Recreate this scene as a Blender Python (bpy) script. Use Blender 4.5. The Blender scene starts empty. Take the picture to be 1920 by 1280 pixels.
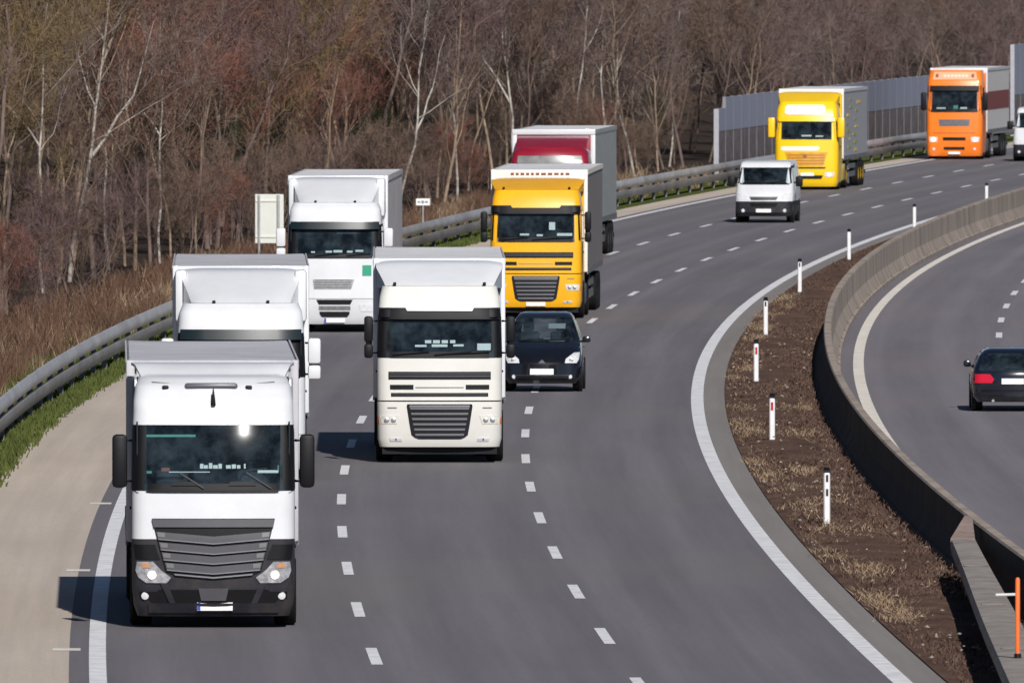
import bpy, bmesh, math, random
import numpy as np
from mathutils import Vector

SC = bpy.context.scene
COL = SC.collection

# ------------------------------------------------------------------ camera, sky, sun, exposure
CAM_H = 10.25
cam_data = bpy.data.cameras.new("camera")
cam_data.sensor_width = 36.0
cam_data.lens = 36.0 * 35000 / 1920
cam_data.clip_start = 1.0
cam_data.clip_end = 12000.0
cam = bpy.data.objects.new("camera", cam_data)
COL.objects.link(cam)
cam.location = (0, 0, CAM_H)
cam.rotation_euler = (math.radians(90) - math.atan(777 / 35000), 0, 0)
SC.camera = cam
cam_data.dof.use_dof = True
cam_data.dof.focus_distance = 330.0
cam_data.dof.aperture_fstop = 14.0

SHADOW = Vector((-1.2, 5.7, -4.0)).normalized()          # the way sunlight travels
ELEV = math.asin(-SHADOW.z)
world = bpy.data.worlds.new("World")
SC.world = world
world.use_nodes = True
wn = world.node_tree
bg = wn.nodes["Background"]
sky = wn.nodes.new("ShaderNodeTexSky")
sky.sky_type = 'NISHITA'
sky.sun_disc = False
sky.sun_elevation = ELEV
sky.sun_rotation = math.atan2(-SHADOW.x, -SHADOW.y)
sky.air_density = 0.7
sky.dust_density = 0.1
sky.altitude = 1500
wn.links.new(sky.outputs[0], bg.inputs[0])
bg.inputs[1].default_value = 0.05

sun_data = bpy.data.lights.new("sun", 'SUN')
sun_data.energy = 5.0
sun_data.angle = math.radians(0.5)
sun_data.color = (1.0, 0.965, 0.92)
sun = bpy.data.objects.new("sun", sun_data)
COL.objects.link(sun)
sun.rotation_euler = SHADOW.to_track_quat('-Z', 'Y').to_euler()

SC.view_settings.view_transform = 'Standard'
SC.view_settings.look = 'None'
SC.view_settings.gamma = 1.0
SC.view_settings.exposure = -0.05

# ------------------------------------------------------------------ the line of the motorway
CO = [4.71988611, 5.39909084, 8.49102903, 0.3472067, -0.6745987]


def ex0(y):
    t = (y - 450) / 250
    return sum(c * t ** i for i, c in enumerate(CO))


def ex(y):
    """x of the inner edge line of the near carriageway at distance y"""
    if y > 800:
        s = (ex0(800) - ex0(798)) / 2
        return ex0(800) + s * (y - 800) + 0.00007 * (y - 800) ** 2
    if y < 200:
        s = (ex0(202) - ex0(200)) / 2
        return ex0(200) + s * (y - 200)
    return ex0(y)


def slope(y):
    return (ex(y + 4) - ex(y - 4)) / 8


def y_for(px, off):
    """distance at which the line `off` metres beside the edge line is seen at column px"""
    lo, hi = 230.0, 1400.0
    for _ in range(50):
        m = (lo + hi) / 2
        if (ex(m) + off) / m * 35000 + 960 < px:
            lo = m
        else:
            hi = m
    return (lo + hi) / 2


def lerp(a, b, t):
    return a + (b - a) * t


def smooth(a, b, t):
    t = min(1, max(0, (t - a) / (b - a)))
    return t * t * (3 - 2 * t)


def rail_off(y):
    return lerp(-13.95, -13.05, smooth(360, 580, y))


# ------------------------------------------------------------------ materials
MATS = {}


def mat(name, col, rough=0.6, metal=0.0, coat=0.0, var=0.0, vscale=3.0, spec=0.5, emit=None, estr=0.0,
        dirt=None, dirt_amt=0.0, stretch=None, bump=0.0, bscale=40.0, uv=False):
    if name in MATS:
        return MATS[name]
    m = bpy.data.materials.new(name)
    m.use_nodes = True
    nt = m.node_tree
    b = nt.nodes["Principled BSDF"]
    b.inputs["Base Color"].default_value = (*col, 1)
    b.inputs["Roughness"].default_value = rough
    b.inputs["Metallic"].default_value = metal
    b.inputs["Coat Weight"].default_value = coat
    b.inputs["Coat Roughness"].default_value = 0.05
    b.inputs["Specular IOR Level"].default_value = spec
    tc = nt.nodes.new("ShaderNodeTexCoord")
    vec = tc.outputs["UV" if uv else "Object"]
    if stretch:
        mp = nt.nodes.new("ShaderNodeMapping")
        mp.inputs["Scale"].default_value = stretch
        nt.links.new(vec, mp.inputs[0])
        vec = mp.outputs[0]
    if var > 0 or dirt:
        n = nt.nodes.new("ShaderNodeTexNoise")
        n.inputs["Scale"].default_value = vscale
        n.inputs["Detail"].default_value = 6
        n.inputs["Roughness"].default_value = 0.65
        nt.links.new(vec, n.inputs["Vector"])
        r = nt.nodes.new("ShaderNodeValToRGB")
        lo = tuple(max(0, c * (1 - var)) for c in col)
        hi = tuple(min(1, c * (1 + var)) for c in col)
        r.color_ramp.elements[0].position = 0.3
        r.color_ramp.elements[1].position = 0.7
        r.color_ramp.elements[0].color = (*lo, 1)
        r.color_ramp.elements[1].color = (*hi, 1)
        nt.links.new(n.outputs[0], r.inputs[0])
        out = r.outputs[0]
        if dirt:
            n2 = nt.nodes.new("ShaderNodeTexNoise")
            n2.inputs["Scale"].default_value = vscale * 0.37
            n2.inputs["Detail"].default_value = 8
            n2.inputs["Roughness"].default_value = 0.7
            nt.links.new(vec, n2.inputs["Vector"])
            r2 = nt.nodes.new("ShaderNodeValToRGB")
            r2.color_ramp.elements[0].position = 0.42
            r2.color_ramp.elements[1].position = 0.68
            r2.color_ramp.elements[0].color = (0, 0, 0, 1)
            r2.color_ramp.elements[1].color = (dirt_amt,) * 3 + (1,)
            nt.links.new(n2.outputs[0], r2.inputs[0])
            mx = nt.nodes.new("ShaderNodeMixRGB")
            mx.inputs[2].default_value = (*dirt, 1)
            nt.links.new(r2.outputs[0], mx.inputs[0])
            nt.links.new(out, mx.inputs[1])
            out = mx.outputs[0]
        nt.links.new(out, b.inputs["Base Color"])
    if bump > 0:
        n3 = nt.nodes.new("ShaderNodeTexNoise")
        n3.inputs["Scale"].default_value = bscale
        n3.inputs["Detail"].default_value = 4
        nt.links.new(vec, n3.inputs["Vector"])
        bp = nt.nodes.new("ShaderNodeBump")
        bp.inputs["Strength"].default_value = bump
        bp.inputs["Distance"].default_value = 0.02
        nt.links.new(n3.outputs[0], bp.inputs["Height"])
        nt.links.new(bp.outputs[0], b.inputs["Normal"])
    if emit:
        b.inputs["Emission Color"].default_value = (*emit, 1)
        b.inputs["Emission Strength"].default_value = estr
    MATS[name] = m
    return m


def glass_mat(name, tint, keep):
    if name in MATS:
        return MATS[name]
    m = bpy.data.materials.new(name)
    m.use_nodes = True
    nt = m.node_tree
    nt.nodes.remove(nt.nodes["Principled BSDF"])
    out = nt.nodes["Material Output"]
    tr = nt.nodes.new("ShaderNodeBsdfTransparent")
    tr.inputs[0].default_value = (*[c * keep for c in tint], 1)
    gl = nt.nodes.new("ShaderNodeBsdfGlossy")
    gl.inputs["Roughness"].default_value = 0.045
    fr = nt.nodes.new("ShaderNodeFresnel")
    fr.inputs[0].default_value = 1.55
    mx = nt.nodes.new("ShaderNodeMixShader")
    nt.links.new(fr.outputs[0], mx.inputs[0])
    nt.links.new(tr.outputs[0], mx.inputs[1])
    nt.links.new(gl.outputs[0], mx.inputs[2])
    film = nt.nodes.new("ShaderNodeBsdfDiffuse")
    film.inputs[0].default_value = (0.34, 0.50, 0.62, 1)
    tc = nt.nodes.new("ShaderNodeTexCoord")
    no = nt.nodes.new("ShaderNodeTexNoise")
    no.inputs["Scale"].default_value = 2.6
    no.inputs["Detail"].default_value = 7
    no.inputs["Roughness"].default_value = 0.65
    nt.links.new(tc.outputs["Object"], no.inputs["Vector"])
    rp = nt.nodes.new("ShaderNodeValToRGB")
    rp.color_ramp.elements[0].position = 0.40
    rp.color_ramp.elements[1].position = 0.72
    rp.color_ramp.elements[0].color = (0.008,) * 3 + (1,)
    rp.color_ramp.elements[1].color = (0.085,) * 3 + (1,)
    nt.links.new(no.outputs[0], rp.inputs[0])
    m2 = nt.nodes.new("ShaderNodeMixShader")
    nt.links.new(rp.outputs[0], m2.inputs[0])
    nt.links.new(mx.outputs[0], m2.inputs[1])
    nt.links.new(film.outputs[0], m2.inputs[2])
    nt.links.new(m2.outputs[0], out.inputs[0])
    MATS[name] = m
    return m


DIRT = (0.16, 0.13, 0.10)
WHITE = mat("white_paint", (0.67, 0.68, 0.71), 0.35, coat=0.4, var=0.03, dirt=DIRT, dirt_amt=0.10, vscale=2.0)
CREAM = mat("cream_paint", (0.69, 0.68, 0.64), 0.35, coat=0.4, var=0.03, dirt=DIRT, dirt_amt=0.10, vscale=2.0)
AMBER = mat("amber_paint", (0.86, 0.42, 0.004), 0.35, coat=0.4, var=0.04, dirt=DIRT, dirt_amt=0.12, vscale=2.0)
YELLOW = mat("yellow_paint", (0.90, 0.56, 0.004), 0.35, coat=0.4, var=0.04, dirt=DIRT, dirt_amt=0.08, vscale=2.0)
ORANGE = mat("orange_paint", (0.88, 0.20, 0.012), 0.35, coat=0.4, var=0.04, dirt=DIRT, dirt_amt=0.08, vscale=2.0)
SALMON = mat("salmon_panel", (0.86, 0.40, 0.24), 0.5, var=0.04)
RED = mat("red_paint", (0.25, 0.008, 0.026), 0.35, coat=0.4, var=0.05, dirt=DIRT, dirt_amt=0.08)
DARKPLASTIC = mat("dark_grey_plastic", (0.020, 0.020, 0.028), 0.5, spec=0.3, var=0.15, dirt=DIRT, dirt_amt=0.25, vscale=4)
GREYSLAT = mat("grey_slat", (0.080, 0.078, 0.088), 0.4, var=0.1)
BLACK = mat("black_plastic", (0.006, 0.006, 0.008), 0.55, spec=0.25, var=0.2)
RUBBER = mat("rubber", (0.010, 0.010, 0.011), 0.85, spec=0.2, var=0.3, vscale=8)
CHROME = mat("bright_metal", (0.62, 0.62, 0.64), 0.3, metal=0.9, var=0.05)
STEEL = mat("steel_grey", (0.16, 0.16, 0.17), 0.55, metal=0.4, var=0.2)
TARP_WHITE = mat("white_tarpaulin", (0.70, 0.70, 0.72), 0.6, var=0.05, dirt=DIRT, dirt_amt=0.25, vscale=1.2, bump=0.3, bscale=3)
TARP_GREY = mat("grey_tarpaulin", (0.50, 0.50, 0.54), 0.6, var=0.08, dirt=DIRT, dirt_amt=0.3, vscale=1.2, bump=0.3, bscale=3)
TARP_SLATE = mat("slate_tarpaulin", (0.22, 0.22, 0.25), 0.6, var=0.08, dirt=DIRT, dirt_amt=0.3, vscale=1.2, bump=0.3, bscale=3)
ALU = mat("alu_panel", (0.45, 0.46, 0.47), 0.35, metal=0.6, var=0.1, vscale=1.0, stretch=(1, 0.4, 3))
INTERIOR = mat("dark_interior", (0.006, 0.012, 0.017), 0.8, var=0.3)
SEAT = mat("seat_fabric", (0.016, 0.024, 0.032), 0.9, var=0.2)
PAPER = mat("dash_paper", (0.85, 0.88, 0.86), 0.7, var=0.05)
TEAL = mat("dash_teal", (0.10, 0.36, 0.30), 0.6, var=0.1)
GLASS = glass_mat("windscreen_glass", (0.74, 0.83, 0.86), 0.92)
SIDEGLASS = mat("side_glass", (0.012, 0.018, 0.024), 0.06, spec=0.6)
LAMPGLASS = mat("lamp_glass", (0.62, 0.62, 0.64), 0.12, coat=0.6, var=0.15, vscale=14)
LAMPON = mat("lit_lamp", (0.9, 0.85, 0.75), 0.2, emit=(1.0, 0.80, 0.58), estr=1.3)
LAMPORANGE = mat("indicator_orange", (0.75, 0.20, 0.03), 0.3)
TAILRED = mat("tail_lamp_red", (0.50, 0.008, 0.03), 0.25, coat=0.5, emit=(0.9, 0.02, 0.05), estr=0.10)
PLATE = mat("plate_white", (0.80, 0.80, 0.80), 0.5, var=0.03)
PLATEBLUE = mat("plate_blue", (0.02, 0.06, 0.40), 0.5)
CARBLACK = mat("black_car_paint", (0.006, 0.007, 0.011), 0.25, coat=0.9, var=0.2)
CARNAVY = mat("navy_car_paint", (0.006, 0.008, 0.017), 0.25, coat=0.9, var=0.2)
GREENSTK = mat("green_sticker", (0.008, 0.26, 0.15), 0.5)
BROWNBAND = mat("brown_red_band", (0.20, 0.035, 0.03), 0.6, var=0.15)
MARKRED = mat("dark_red_lettering", (0.26, 0.09, 0.05), 0.6)
MARKGREEN = mat("olive_lettering", (0.30, 0.36, 0.03), 0.6)
MARKYELLOW = mat("yellow_lettering", (0.70, 0.50, 0.05), 0.6)
GALV = mat("galvanised_steel", (0.42, 0.42, 0.44), 0.5, metal=0.2, var=0.18, vscale=1.5, dirt=(0.12, 0.10, 0.08), dirt_amt=0.45, stretch=(1, 0.25, 1))
GALVDULL = mat("weathered_steel_cover", (0.27, 0.245, 0.225), 0.85, metal=0.0, var=0.2, vscale=3, dirt=(0.12, 0.09, 0.07), dirt_amt=0.6)
POSTWHITE = mat("post_white", (0.78, 0.78, 0.80), 0.5, var=0.04, dirt=DIRT, dirt_amt=0.2, vscale=5)
REFLRED = mat("red_reflector", (0.45, 0.03, 0.03), 0.3)
MARKERORANGE = mat("marker_orange", (0.80, 0.16, 0.03), 0.5, var=0.1)
SIGNBACK = mat("sign_back", (0.64, 0.65, 0.60), 0.55, metal=0.1, var=0.06, vscale=2)
LINEWHITE = mat("line_paint", (0.80, 0.80, 0.82), 0.6, var=0.10, vscale=6, dirt=(0.30, 0.29, 0.29), dirt_amt=0.5)
LINECREAM = mat("line_paint_cream", (0.80, 0.75, 0.67), 0.6, var=0.10, vscale=6, dirt=(0.32, 0.29, 0.26), dirt_amt=0.5)
NOISEUP = mat("noise_panel_upper", (0.25, 0.265, 0.345), 0.6, var=0.08, vscale=1.0, stretch=(3, 3, 0.6))
NOISELOW = mat("noise_panel_lower", (0.165, 0.135, 0.142), 0.8, var=0.25, vscale=3.5, dirt=(0.05, 0.04, 0.035), dirt_amt=0.7)


def road_mat(name, base, warm, lanes):
    m = bpy.data.materials.new(name)
    m.use_nodes = True
    nt = m.node_tree
    b = nt.nodes["Principled BSDF"]
    b.inputs["Roughness"].default_value = 0.75
    b.inputs["Specular IOR Level"].default_value = 0.3
    uv = nt.nodes.new("ShaderNodeUVMap")

    def noise(scale, vec, det=6, ro=0.6):
        mp = nt.nodes.new("ShaderNodeMapping")
        mp.inputs["Scale"].default_value = vec
        nt.links.new(uv.outputs[0], mp.inputs[0])
        n = nt.nodes.new("ShaderNodeTexNoise")
        n.inputs["Scale"].default_value = scale
        n.inputs["Detail"].default_value = det
        n.inputs["Roughness"].default_value = ro
        nt.links.new(mp.outputs[0], n.inputs["Vector"])
        return n.outputs[0]

    def ramp(src, p0, p1, c0, c1):
        r = nt.nodes.new("ShaderNodeValToRGB")
        r.color_ramp.elements[0].position = p0
        r.color_ramp.elements[1].position = p1
        r.color_ramp.elements[0].color = (*c0, 1)
        r.color_ramp.elements[1].color = (*c1, 1)
        nt.links.new(src, r.inputs[0])
        return r.outputs[0]

    def mix(fac, a, c, kind='MIX'):
        x = nt.nodes.new("ShaderNodeMixRGB")
        x.blend_type = kind
        if isinstance(fac, float):
            x.inputs[0].default_value = fac
        else:
            nt.links.new(fac, x.inputs[0])
        nt.links.new(a, x.inputs[1])
        if isinstance(c, tuple):
            x.inputs[2].default_value = (*c, 1)
        else:
            nt.links.new(c, x.inputs[2])
        return x.outputs[0]

    k = lambda f: tuple(v * f for v in base)
    col = ramp(noise(0.35, (1, 0.10, 1)), 0.3, 0.7, k(0.93), k(1.07))
    streak = ramp(noise(1.6, (1, 0.012, 1), 5, 0.7), 0.35, 0.7, (0.86,) * 3, (1.08,) * 3)
    col = mix(1.0, col, streak, 'MULTIPLY')
    grain = ramp(noise(9.0, (1, 0.6, 1), 3, 0.7), 0.25, 0.75, (0.90,) * 3, (1.10,) * 3)
    col = mix(1.0, col, grain, 'MULTIPLY')
    wf = ramp(noise(0.09, (1, 0.35, 1), 4), 0.48, 0.66, (0, 0, 0), (0.45,) * 3)
    col = mix(wf, col, warm)
    if lanes:                       # the wheel paths polished along the lanes
        sep = nt.nodes.new("ShaderNodeSeparateXYZ")
        nt.links.new(uv.outputs[0], sep.inputs[0])
        ml = nt.nodes.new("ShaderNodeMath")
        ml.operation = 'MULTIPLY'
        ml.inputs[1].default_value = 2 * math.pi / 1.75
        nt.links.new(sep.outputs[0], ml.inputs[0])
        sn = nt.nodes.new("ShaderNodeMath")
        sn.operation = 'SINE'
        nt.links.new(ml.outputs[0], sn.inputs[0])
        w = ramp(sn.outputs[0], 0.0, 1.0, (0.94,) * 3, (1.06,) * 3)
        col = mix(1.0, col, w, 'MULTIPLY')
        oil = nt.nodes.new("ShaderNodeMath")
        oil.operation = 'ABSOLUTE'
        nt.links.new(sep.outputs[0], oil.inputs[0])
    nt.links.new(col, b.inputs["Base Color"])
    return m


ASPHALT = road_mat("asphalt", (0.160, 0.150, 0.163), (0.182, 0.160, 0.156), True)
ASPHALT_R = road_mat("asphalt_far_side", (0.175, 0.162, 0.180), (0.195, 0.168, 0.172), True)
SHOULDER = road_mat("concrete_shoulder", (0.52, 0.445, 0.378), (0.42, 0.355, 0.295), False)
KERBSTRIP = road_mat("concrete_strip", (0.230, 0.210, 0.20), (0.20, 0.175, 0.16), False)


def ground_mat(name, cols, scale, bump=0.6):
    m = bpy.data.materials.new(name)
    m.use_nodes = True
    nt = m.node_tree
    b = nt.nodes["Principled BSDF"]
    b.inputs["Roughness"].default_value = 0.95
    b.inputs["Specular IOR Level"].default_value = 0.1
    tc = nt.nodes.new("ShaderNodeTexCoord")
    mp = nt.nodes.new("ShaderNodeMapping")
    mp.inputs["Scale"].default_value = (1, 0.35, 1)
    nt.links.new(tc.outputs["Object"], mp.inputs[0])
    n = nt.nodes.new("ShaderNodeTexNoise")
    n.inputs["Scale"].default_value = scale
    n.inputs["Detail"].default_value = 9
    n.inputs["Roughness"].default_value = 0.72
    nt.links.new(mp.outputs[0], n.inputs["Vector"])
    r = nt.nodes.new("ShaderNodeValToRGB")
    els = r.color_ramp.elements
    while len(els) < len(cols):
        els.new(0.5)
    for i, c in enumerate(cols):
        els[i].position = 0.28 + 0.44 * i / (len(cols) - 1)
        els[i].color = (*c, 1)
    nt.links.new(n.outputs[0], r.inputs[0])
    nt.links.new(r.outputs[0], b.inputs["Base Color"])
    n2 = nt.nodes.new("ShaderNodeTexNoise")
    n2.inputs["Scale"].default_value = 9
    n2.inputs["Detail"].default_value = 6
    nt.links.new(tc.outputs["Object"], n2.inputs["Vector"])
    bp = nt.nodes.new("ShaderNodeBump")
    bp.inputs["Strength"].default_value = bump
    bp.inputs["Distance"].default_value = 0.08
    nt.links.new(n2.outputs[0], bp.inputs["Height"])
    nt.links.new(bp.outputs[0], b.inputs["Normal"])
    return m


LITTER = ground_mat("leaf_litter", [(0.026, 0.020, 0.016), (0.038, 0.028, 0.022), (0.050, 0.035, 0.027), (0.038, 0.032, 0.020)], 0.5)
MEDIANSOIL = ground_mat("median_soil", [(0.040, 0.024, 0.018), (0.080, 0.048, 0.036), (0.115, 0.070, 0.052), (0.19, 0.13, 0.09)], 1.3)
VERGESOIL = ground_mat("verge_turf", [(0.045, 0.050, 0.014), (0.060, 0.085, 0.016), (0.085, 0.095, 0.022), (0.12, 0.085, 0.045)], 0.9)
FIELD = ground_mat("red_brown_field", [(0.10, 0.045, 0.03), (0.17, 0.07, 0.045), (0.21, 0.10, 0.07)], 0.05, 0.1)


def conc_mat():
    m = mat("barrier_concrete", (0.34, 0.28, 0.235), 0.85, var=0.16, vscale=2.2, dirt=(0.13, 0.105, 0.085), dirt_amt=0.75,
            stretch=(1.0, 0.55, 0.18), bump=0.4, bscale=20)
    return m


CONCRETE = conc_mat()


def leafmat(name, c):
    return mat(name, c, 0.85, var=0.30, vscale=0.9, spec=0.15)


def bark(name, c, spots=None, amt=0.0):
    return mat(name, c, 0.9, var=0.25, vscale=3.0, spec=0.15, dirt=spots, dirt_amt=amt, stretch=(1, 1, 1.6))


BARK_BROWN = bark("bark_brown", (0.16, 0.115, 0.10), (0.05, 0.04, 0.035), 0.5)
BARK_TAN = bark("bark_tan", (0.30, 0.225, 0.16), (0.07, 0.055, 0.045), 0.5)
BARK_BIRCH = bark("bark_birch", (0.44, 0.40, 0.36), (0.05, 0.045, 0.04), 0.9)
TWIGS = [leafmat("twigs_purple_brown", (0.140, 0.092, 0.090)), leafmat("twigs_brown", (0.150, 0.103, 0.080)),
         leafmat("twigs_red_brown", (0.190, 0.088, 0.066)), leafmat("twigs_grey", (0.160, 0.122, 0.112)),
         leafmat("twigs_olive", (0.165, 0.115, 0.060))]
GRASSGREEN = leafmat("grass_green", (0.080, 0.098, 0.026))
GRASSDRY = leafmat("grass_straw", (0.27, 0.195, 0.13))
GRASSRED = leafmat("grass_russet", (0.125, 0.072, 0.050))
WOODRED = leafmat("far_red_twigs", (0.20, 0.080, 0.062))
DARKBUSH = leafmat("dark_green_leaves", (0.030, 0.036, 0.018))
WOODFAR = leafmat("far_twigs", (0.090, 0.062, 0.062))


# ------------------------------------------------------------------ mesh helpers
class MB:
    """collects shapes that become one mesh object"""

    def __init__(self):
        self.v, self.f = [], []

    def add(self, vs, fs):
        o = len(self.v)
        self.v += [tuple(p) for p in vs]
        self.f += [tuple(i + o for i in q) for q in fs]

    def box(self, x0, x1, y0, y1, z0, z1):
        self.add([(x0, y0, z0), (x1, y0, z0), (x1, y1, z0), (x0, y1, z0), (x0, y0, z1), (x1, y0, z1), (x1, y1, z1), (x0, y1, z1)],
                 [(0, 3, 2, 1), (4, 5, 6, 7), (0, 1, 5, 4), (1, 2, 6, 5), (2, 3, 7, 6), (3, 0, 4, 7)])

    def rbox(self, x0, x1, y0, y1, z0, z1, r=0.03, seg=2):
        """box with rounded edges"""
        bm = bmesh.new()
        bmesh.ops.create_cube(bm, size=1)
        for w in bm.verts:
            w.co = Vector((lerp(x0, x1, w.co.x + .5), lerp(y0, y1, w.co.y + .5), lerp(z0, z1, w.co.z + .5)))
        bmesh.ops.bevel(bm, geom=bm.edges[:], offset=r, segments=seg, affect='EDGES', profile=0.5)
        bm.verts.index_update()
        self.add([w.co[:] for w in bm.verts], [[w.index for w in fc.verts] for fc in bm.faces])
        bm.free()

    def tube(self, pts, rad, n=8, caps=True):
        pts = [Vector(p) for p in pts]
        rads = rad if isinstance(rad, (list, tuple)) else [rad] * len(pts)
        rings = []
        for i, p in enumerate(pts):
            d = (pts[min(i + 1, len(pts) - 1)] - pts[max(i - 1, 0)])
            d = d.normalized() if d.length > 1e-9 else Vector((0, 0, 1))
            u = d.cross(Vector((0.13, 0.27, 0.95)))
            if u.length < 0.1:
                u = d.cross(Vector((1, 0, 0)))
            u.normalize()
            w = d.cross(u)
            rings.append([p + (u * math.cos(2 * math.pi * k / n) + w * math.sin(2 * math.pi * k / n)) * rads[i] for k in range(n)])
        vs = [q for r in rings for q in r]
        fs = []
        for i in range(len(pts) - 1):
            for k in range(n):
                a, b = i * n + k, i * n + (k + 1) % n
                fs.append((a, b, b + n, a + n))
        if caps:
            fs.append(tuple(range(n))[::-1])
            fs.append(tuple((len(pts) - 1) * n + k for k in range(n)))
        self.add(vs, fs)

    def cyl_x(self, x0, x1, y, z, r, n=24):
        self.lathe_x([(x0, r), (x1, r)], y, z, n)

    def lathe_x(self, prof, y, z, n=24):
        """prof: (x, radius) pairs turned about the x axis through y, z"""
        vs, fs = [], []
        for x, r in prof:
            for k in range(n):
                a = 2 * math.pi * k / n
                vs.append((x, y + r * math.cos(a), z + r * math.sin(a)))
        for i in range(len(prof) - 1):
            for k in range(n):
                a, b = i * n + k, i * n + (k + 1) % n
                fs.append((a, b, b + n, a + n))
        fs.append(tuple(range(n))[::-1])
        fs.append(tuple((len(prof) - 1) * n + k for k in range(n)))
        self.add(vs, fs)

    def prism(self, poly, a, b, axis='x'):
        """2D outline pushed from a to b along an axis; the outline is in the other two axes"""
        n = len(poly)

        def P(p, t):
            return (t, p[0], p[1]) if axis == 'x' else ((p[0], t, p[1]) if axis == 'y' else (p[0], p[1], t))
        vs = [P(p, a) for p in poly] + [P(p, b) for p in poly]
        fs = [tuple(range(n))[::-1], tuple(range(n, 2 * n))]
        for i in range(n):
            j = (i + 1) % n
            fs.append((i, j, j + n, i + n))
        self.add(vs, fs)

    def solid(self, f, nu, nv, back):
        """a closed sheet: f(u, v) is the outer point, back the vector to its inner face"""
        vs = []
        for t in (0, 1):
            for j in range(nv + 1):
                for i in range(nu + 1):
                    p = Vector(f(i / nu, j / nv))
                    vs.append(p + Vector(back) * t)
        W = nu + 1
        N = W * (nv + 1)
        fs = []
        for j in range(nv):
            for i in range(nu):
                a = j * W + i
                fs.append((a, a + 1, a + W + 1, a + W))
                fs.append((N + a, N + a + W, N + a + W + 1, N + a + 1))
        rim = [i for i in range(W)] + [j * W + nu for j in range(1, nv + 1)] + [nv * W + i for i in range(nu - 1, -1, -1)] + [j * W for j in range(nv - 1, 0, -1)]
        for q in range(len(rim)):
            a, b = rim[q], rim[(q + 1) % len(rim)]
            fs.append((a, a + N, b + N, b))
        self.add(vs, fs)

    def sweep(self, prof, ys, offf):
        """closed outline (off, z) drawn along the motorway over the distances ys"""
        n = len(prof)
        vs, fs = [], []
        for y in ys:
            x0 = ex(y) + offf(y)
            vs += [(x0 + o, y, z) for o, z in prof]
        for i in range(len(ys) - 1):
            for k in range(n):
                a, b = i * n + k, i * n + (k + 1) % n
                fs.append((a, b, b + n, a + n))
        fs.append(tuple(range(n))[::-1])
        fs.append(tuple((len(ys) - 1) * n + k for k in range(n)))
        self.add(vs, fs)

    def build(self, name, material, parent=None, flat=False, angle=0.6):
        me = bpy.data.meshes.new(name)
        me.from_pydata(self.v, [], self.f)
        bm = bmesh.new()
        bm.from_mesh(me)
        bmesh.ops.recalc_face_normals(bm, faces=bm.faces[:])
        if not flat:
            for fc in bm.faces:
                fc.smooth = True
            for e in bm.edges:
                if len(e.link_faces) == 2:
                    try:
                        e.smooth = e.calc_face_angle() < angle
                    except ValueError:
                        e.smooth = False
        bm.to_mesh(me)
        bm.free()
        me.materials.append(material)
        o = bpy.data.objects.new(name, me)
        COL.objects.link(o)
        if parent:
            o.parent = parent
        return o


def mesh_np(name, verts, faces, material, parent=None):
    """a mesh from numpy arrays; faces all have the same number of corners"""
    me = bpy.data.meshes.new(name)
    nf, k = faces.shape
    me.vertices.add(len(verts))
    me.vertices.foreach_set("co", np.asarray(verts, dtype=np.float32).ravel())
    me.loops.add(nf * k)
    me.loops.foreach_set("vertex_index", np.asarray(faces, dtype=np.int32).ravel())
    me.polygons.add(nf)
    me.polygons.foreach_set("loop_start", np.arange(0, nf * k, k, dtype=np.int32))
    me.update(calc_edges=True)
    me.validate()
    me.materials.append(material)
    o = bpy.data.objects.new(name, me)
    COL.objects.link(o)
    if parent:
        o.parent = parent
    return o


def tag(o, label=None, cat=None, group=None, kind=None):
    if label:
        o["label"] = label
    if cat:
        o["category"] = cat
    if group:
        o["group"] = group
    if kind:
        o["kind"] = kind
    return o


def empty(name, loc, rz=0.0, label=None, cat=None, group=None):
    o = bpy.data.objects.new(name, None)
    COL.objects.link(o)
    o.empty_display_size = 0.2
    o.location = loc
    o.rotation_euler = (0, 0, rz)
    return tag(o, label, cat, group)


def kids(o):
    return [c for c in bpy.data.objects if c.parent == o]


def copy_tree(o, parent=None):
    ch = kids(o)
    c = o.copy()
    COL.objects.link(c)
    c.parent = parent
    for k in ch:
        copy_tree(k, c)
    return c


# ------------------------------------------------------------------ ground, carriageways, markings
YS = list(range(120, 1400, 8))


def hill(off, y):
    h = 10.5 * smooth(-30, -78, off) if off < -30 else 0.0
    return h


def sheet(name, o0, o1, z, material, ys=YS, n=6, kind="structure", zf=None):
    vs, fs, uvs = [], [], []
    for y in ys:
        for i in range(n + 1):
            a = o0(y) if callable(o0) else o0
            b = o1(y) if callable(o1) else o1
            o = lerp(a, b, i / n)
            zz = zf(o, y, i / n) if zf else z
            vs.append((ex(y) + o, y, zz))
            uvs.append((o, y))
    W = n + 1
    for j in range(len(ys) - 1):
        for i in range(n):
            a = j * W + i
            fs.append((a, a + 1, a + W + 1, a + W))
    me = bpy.data.meshes.new(name)
    me.from_pydata(vs, [], fs)
    ul = me.uv_layers.new(name="UVMap")
    for lp in me.loops:
        ul.data[lp.index].uv = uvs[lp.vertex_index]
    for p in me.polygons:
        p.use_smooth = True
    me.materials.append(material)
    o = bpy.data.objects.new(name, me)
    COL.objects.link(o)
    return tag(o, kind=kind)


# one ground sheet out to the horizon
gv, gf = [], []
GO = [-3000, -1500, -700, -300, -150, -100, -78, -66, -54, -42, -34, -30, -26, -20, -14, -8, 0, 8, 20, 60, 200, 600, 1500, 3000]
GY = [-400, 0, 120] + list(range(160, 1400, 40)) + [1500, 1800, 2300, 3000, 4500, 7000]
for y in GY:
    for o in GO:
        gv.append((ex(min(y, 1400)) + o, y, -0.03 + hill(o, y)))
for j in range(len(GY) - 1):
    for i in range(len(GO) - 1):
        a = j * len(GO) + i
        gf.append((a, a + 1, a + len(GO) + 1, a + len(GO)))
gm = MB()
gm.add(gv, gf)
ground = gm.build("ground", LITTER, angle=3)
tag(ground, kind="structure")

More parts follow.
